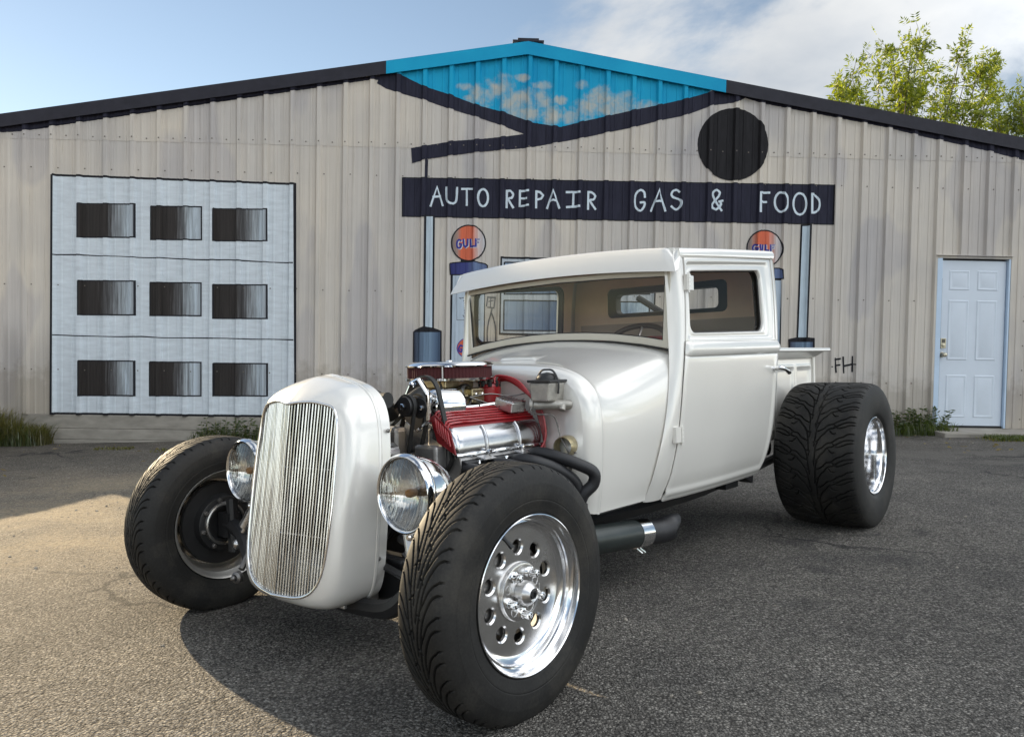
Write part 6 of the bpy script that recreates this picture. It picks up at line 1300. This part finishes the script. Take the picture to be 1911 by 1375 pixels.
# ------------------------------------------------------------------ weeds and grass along the footing
M_GRASS_DRY = leaf_material('dry_tall_grass', (.10, .095, .035), (.17, .155, .06)); M_GRASS = leaf_material('green_grass_blade', (.045, .065, .018), (.085, .11, .03)); M_WEED = leaf_material('dark_weed_leaf', (.030, .050, .014), (.06, .085, .022))
def wall_pt(u, d): p = WALL_M @ Vector((u, -d, 0)); return p.x, p.y
def blades(n, u0, u1, d0_, d1_, h0, h1, lean, width, shape=None):
    v, f = [], []
    for _ in range(n):
        q = rng.uniform(0, 1); u = u0+(u1-u0)*q; d = rng.uniform(d0_, d1_); x, y = wall_pt(u, d); z = float(ground_z(x, y)); k = 1.0 if shape is None else shape(q); h = rng.uniform(h0, h1)*k
        if h < .015: continue
        an = rng.uniform(0, 2*PI); L = rng.uniform(.1, 1)*lean*h; dx_, dy_ = math.cos(an)*L, math.sin(an)*L; wx, wy = -math.sin(an+rng.normal(0, .5)), math.cos(an); o = len(v)
        for t, w in ((0, 1), (.45, .85), (.8, .5)):
            cx, cy, cz = x+dx_*t*t, y+dy_*t*t, z+h*(t-.18*lean*t*t); v += [(cx-wx*width*w, cy-wy*width*w, cz), (cx+wx*width*w, cy+wy*width*w, cz)]
        v.append((x+dx_, y+dy_, z+h*(1-.25*lean))); f += [(o, o+1, o+3, o+2), (o+2, o+3, o+5, o+4), (o+4, o+5, o+6)]
    return v, f
def clump(name, label, cat, parts, group='weeds along the wall'):
    vs = []
    t = empty(name, None, (0, 0, 0), label=label, category=cat, group=group)
    for nm, (v, f), m in parts: mb = MB(); mb.add(v, f); mb.build(nm, m, t, 0)['kind'] = 'stuff'
    return t
def weed_leaves(n, u0, u1, d0_, d1_, h, size):
    stems = MB(); C_, D_, S_ = [], [], []
    for _ in range(n):
        x, y = wall_pt(rng.uniform(u0, u1), rng.uniform(d0_, d1_)); z = float(ground_z(x, y)); hh = h*rng.uniform(.45, 1); top = np.array([x+rng.normal(0, .06), y+rng.normal(0, .05), z+hh]); b0 = np.array([x, y, z-.01]); stems.tube([b0, (b0+top)/2+rng.normal(0, .012, 3), top], [.004, .003, .0015], 4)
        for j in range(int(8+10*hh/.3)):
            c = b0+(top-b0)*rng.uniform(.15, 1); d = rng.normal(0, 1, 3); d[2] = abs(d[2])*.3-.05; C_.append(c); D_.append(d); S_.append(size*rng.uniform(.6, 1.3))
    return (stems.v, stems.f), leaf_quads(C_, D_, S_)
clump('tall_grass_clump', 'tall dry grass clump at the foot of the wall left of the painted garage door', 'grass', [('blades', blades(1500, -6.35, -5.40, .03, .30, .22, .62, .8, .0042, lambda q: .55+.45*math.sin(PI*min(1, q*1.15+.12))), M_GRASS_DRY), ('green_blades', blades(500, -6.35, -5.45, .03, .34, .10, .34, .9, .0045), M_GRASS)])
st, lv = weed_leaves(34, -3.65, -2.75, .04, .28, .30, .055)
clump('weed_clump', 'low green weeds against the footing below the right corner of the painted garage door', 'weeds', [('stems', st, M_GRASS_DRY), ('leaves', lv, M_WEED), ('blades', blades(500, -3.75, -2.5, .04, .30, .06, .20, .8, .004), M_GRASS)])
st, lv = weed_leaves(46, 4.52, 5.18, .04, .30, .34, .060)
clump('weed_clump', 'dark green weeds between the rear tyre and the white door', 'weeds', [('stems', st, M_GRASS_DRY), ('leaves', lv, M_WEED), ('blades', blades(700, 4.45, 5.25, .04, .45, .06, .22, .8, .004), M_GRASS)])
clump('grass_strip', 'strip of short green grass in front of the door slab at the right edge', 'grass', [('blades', blades(2200, 5.35, 6.9, .64, .98, .03, .085, 1.0, .004), M_GRASS), ('dry_blades', blades(500, 5.2, 6.9, .62, 1.05, .02, .06, 1.1, .004), M_GRASS_DRY)])
clump('dry_tuft', 'sparse yellow dry grass tufts on the asphalt left of the far front tyre', 'grass', [('blades', blades(160, -4.62, -4.2, .55, .72, .015, .045, 1.3, .005), M_GRASS_DRY), ('tuft', blades(150, -3.9, -3.2, .7, .95, .015, .05, 1.3, .005), M_GRASS_DRY)])
# loose stones and leaf litter
v, f = [], []; mbs = MB()
def stone(x, y, s):
    z = float(ground_z(x, y)); k = MB(); k.lathe([(-.25*s, .3*s), (0, .55*s), (.25*s, .42*s), (.34*s, .0005)], (x, y, z+.1*s), (rng.normal(0, .3), rng.normal(0, .3), 1), 6, phase=rng.uniform(0, 6)); mbs.add(np.array(k.v)+rng.normal(0, .07*s, (len(k.v), 3)), k.f)
for _ in range(420):
    q = rng.uniform(0, 1)
    if q < .55: x, y = rng.uniform(-4.6, -1.6), rng.uniform(3.2, 6.8)
    elif q < .8: x, y = rng.uniform(-2.5, 3.5), rng.uniform(1.5, 4.5)
    else: x, y = rng.uniform(2, 6.5), rng.uniform(4, 8.5)
    stone(x, y, abs(rng.normal(.005, .004))+.004)
mbs.build('loose_stones', mat('pale_stone', (.30, .27, .225), .9, var=.4, scale=30), None, 30)['kind'] = 'stuff'
C_, D_, S_ = [], [], []
for _ in range(90):
    if rng.uniform() < .5: x, y = wall_pt(rng.uniform(4.2, 6.3), rng.uniform(.4, 2.2))
    else: x, y = wall_pt(rng.uniform(-6.2, -3), rng.uniform(.3, 2.6))
    C_.append(np.array([x, y, float(ground_z(x, y))+.012])); D_.append(np.array([rng.normal(), rng.normal(), rng.normal()*.15])); S_.append(rng.uniform(.03, .08))
v, f = leaf_quads(C_, D_, S_); mb = MB(); mb.add(v, f); mb.build('fallen_leaves', leaf_material('brown_leaf', (.12, .085, .045), (.28, .21, .12)), None, 0)['kind'] = 'stuff'
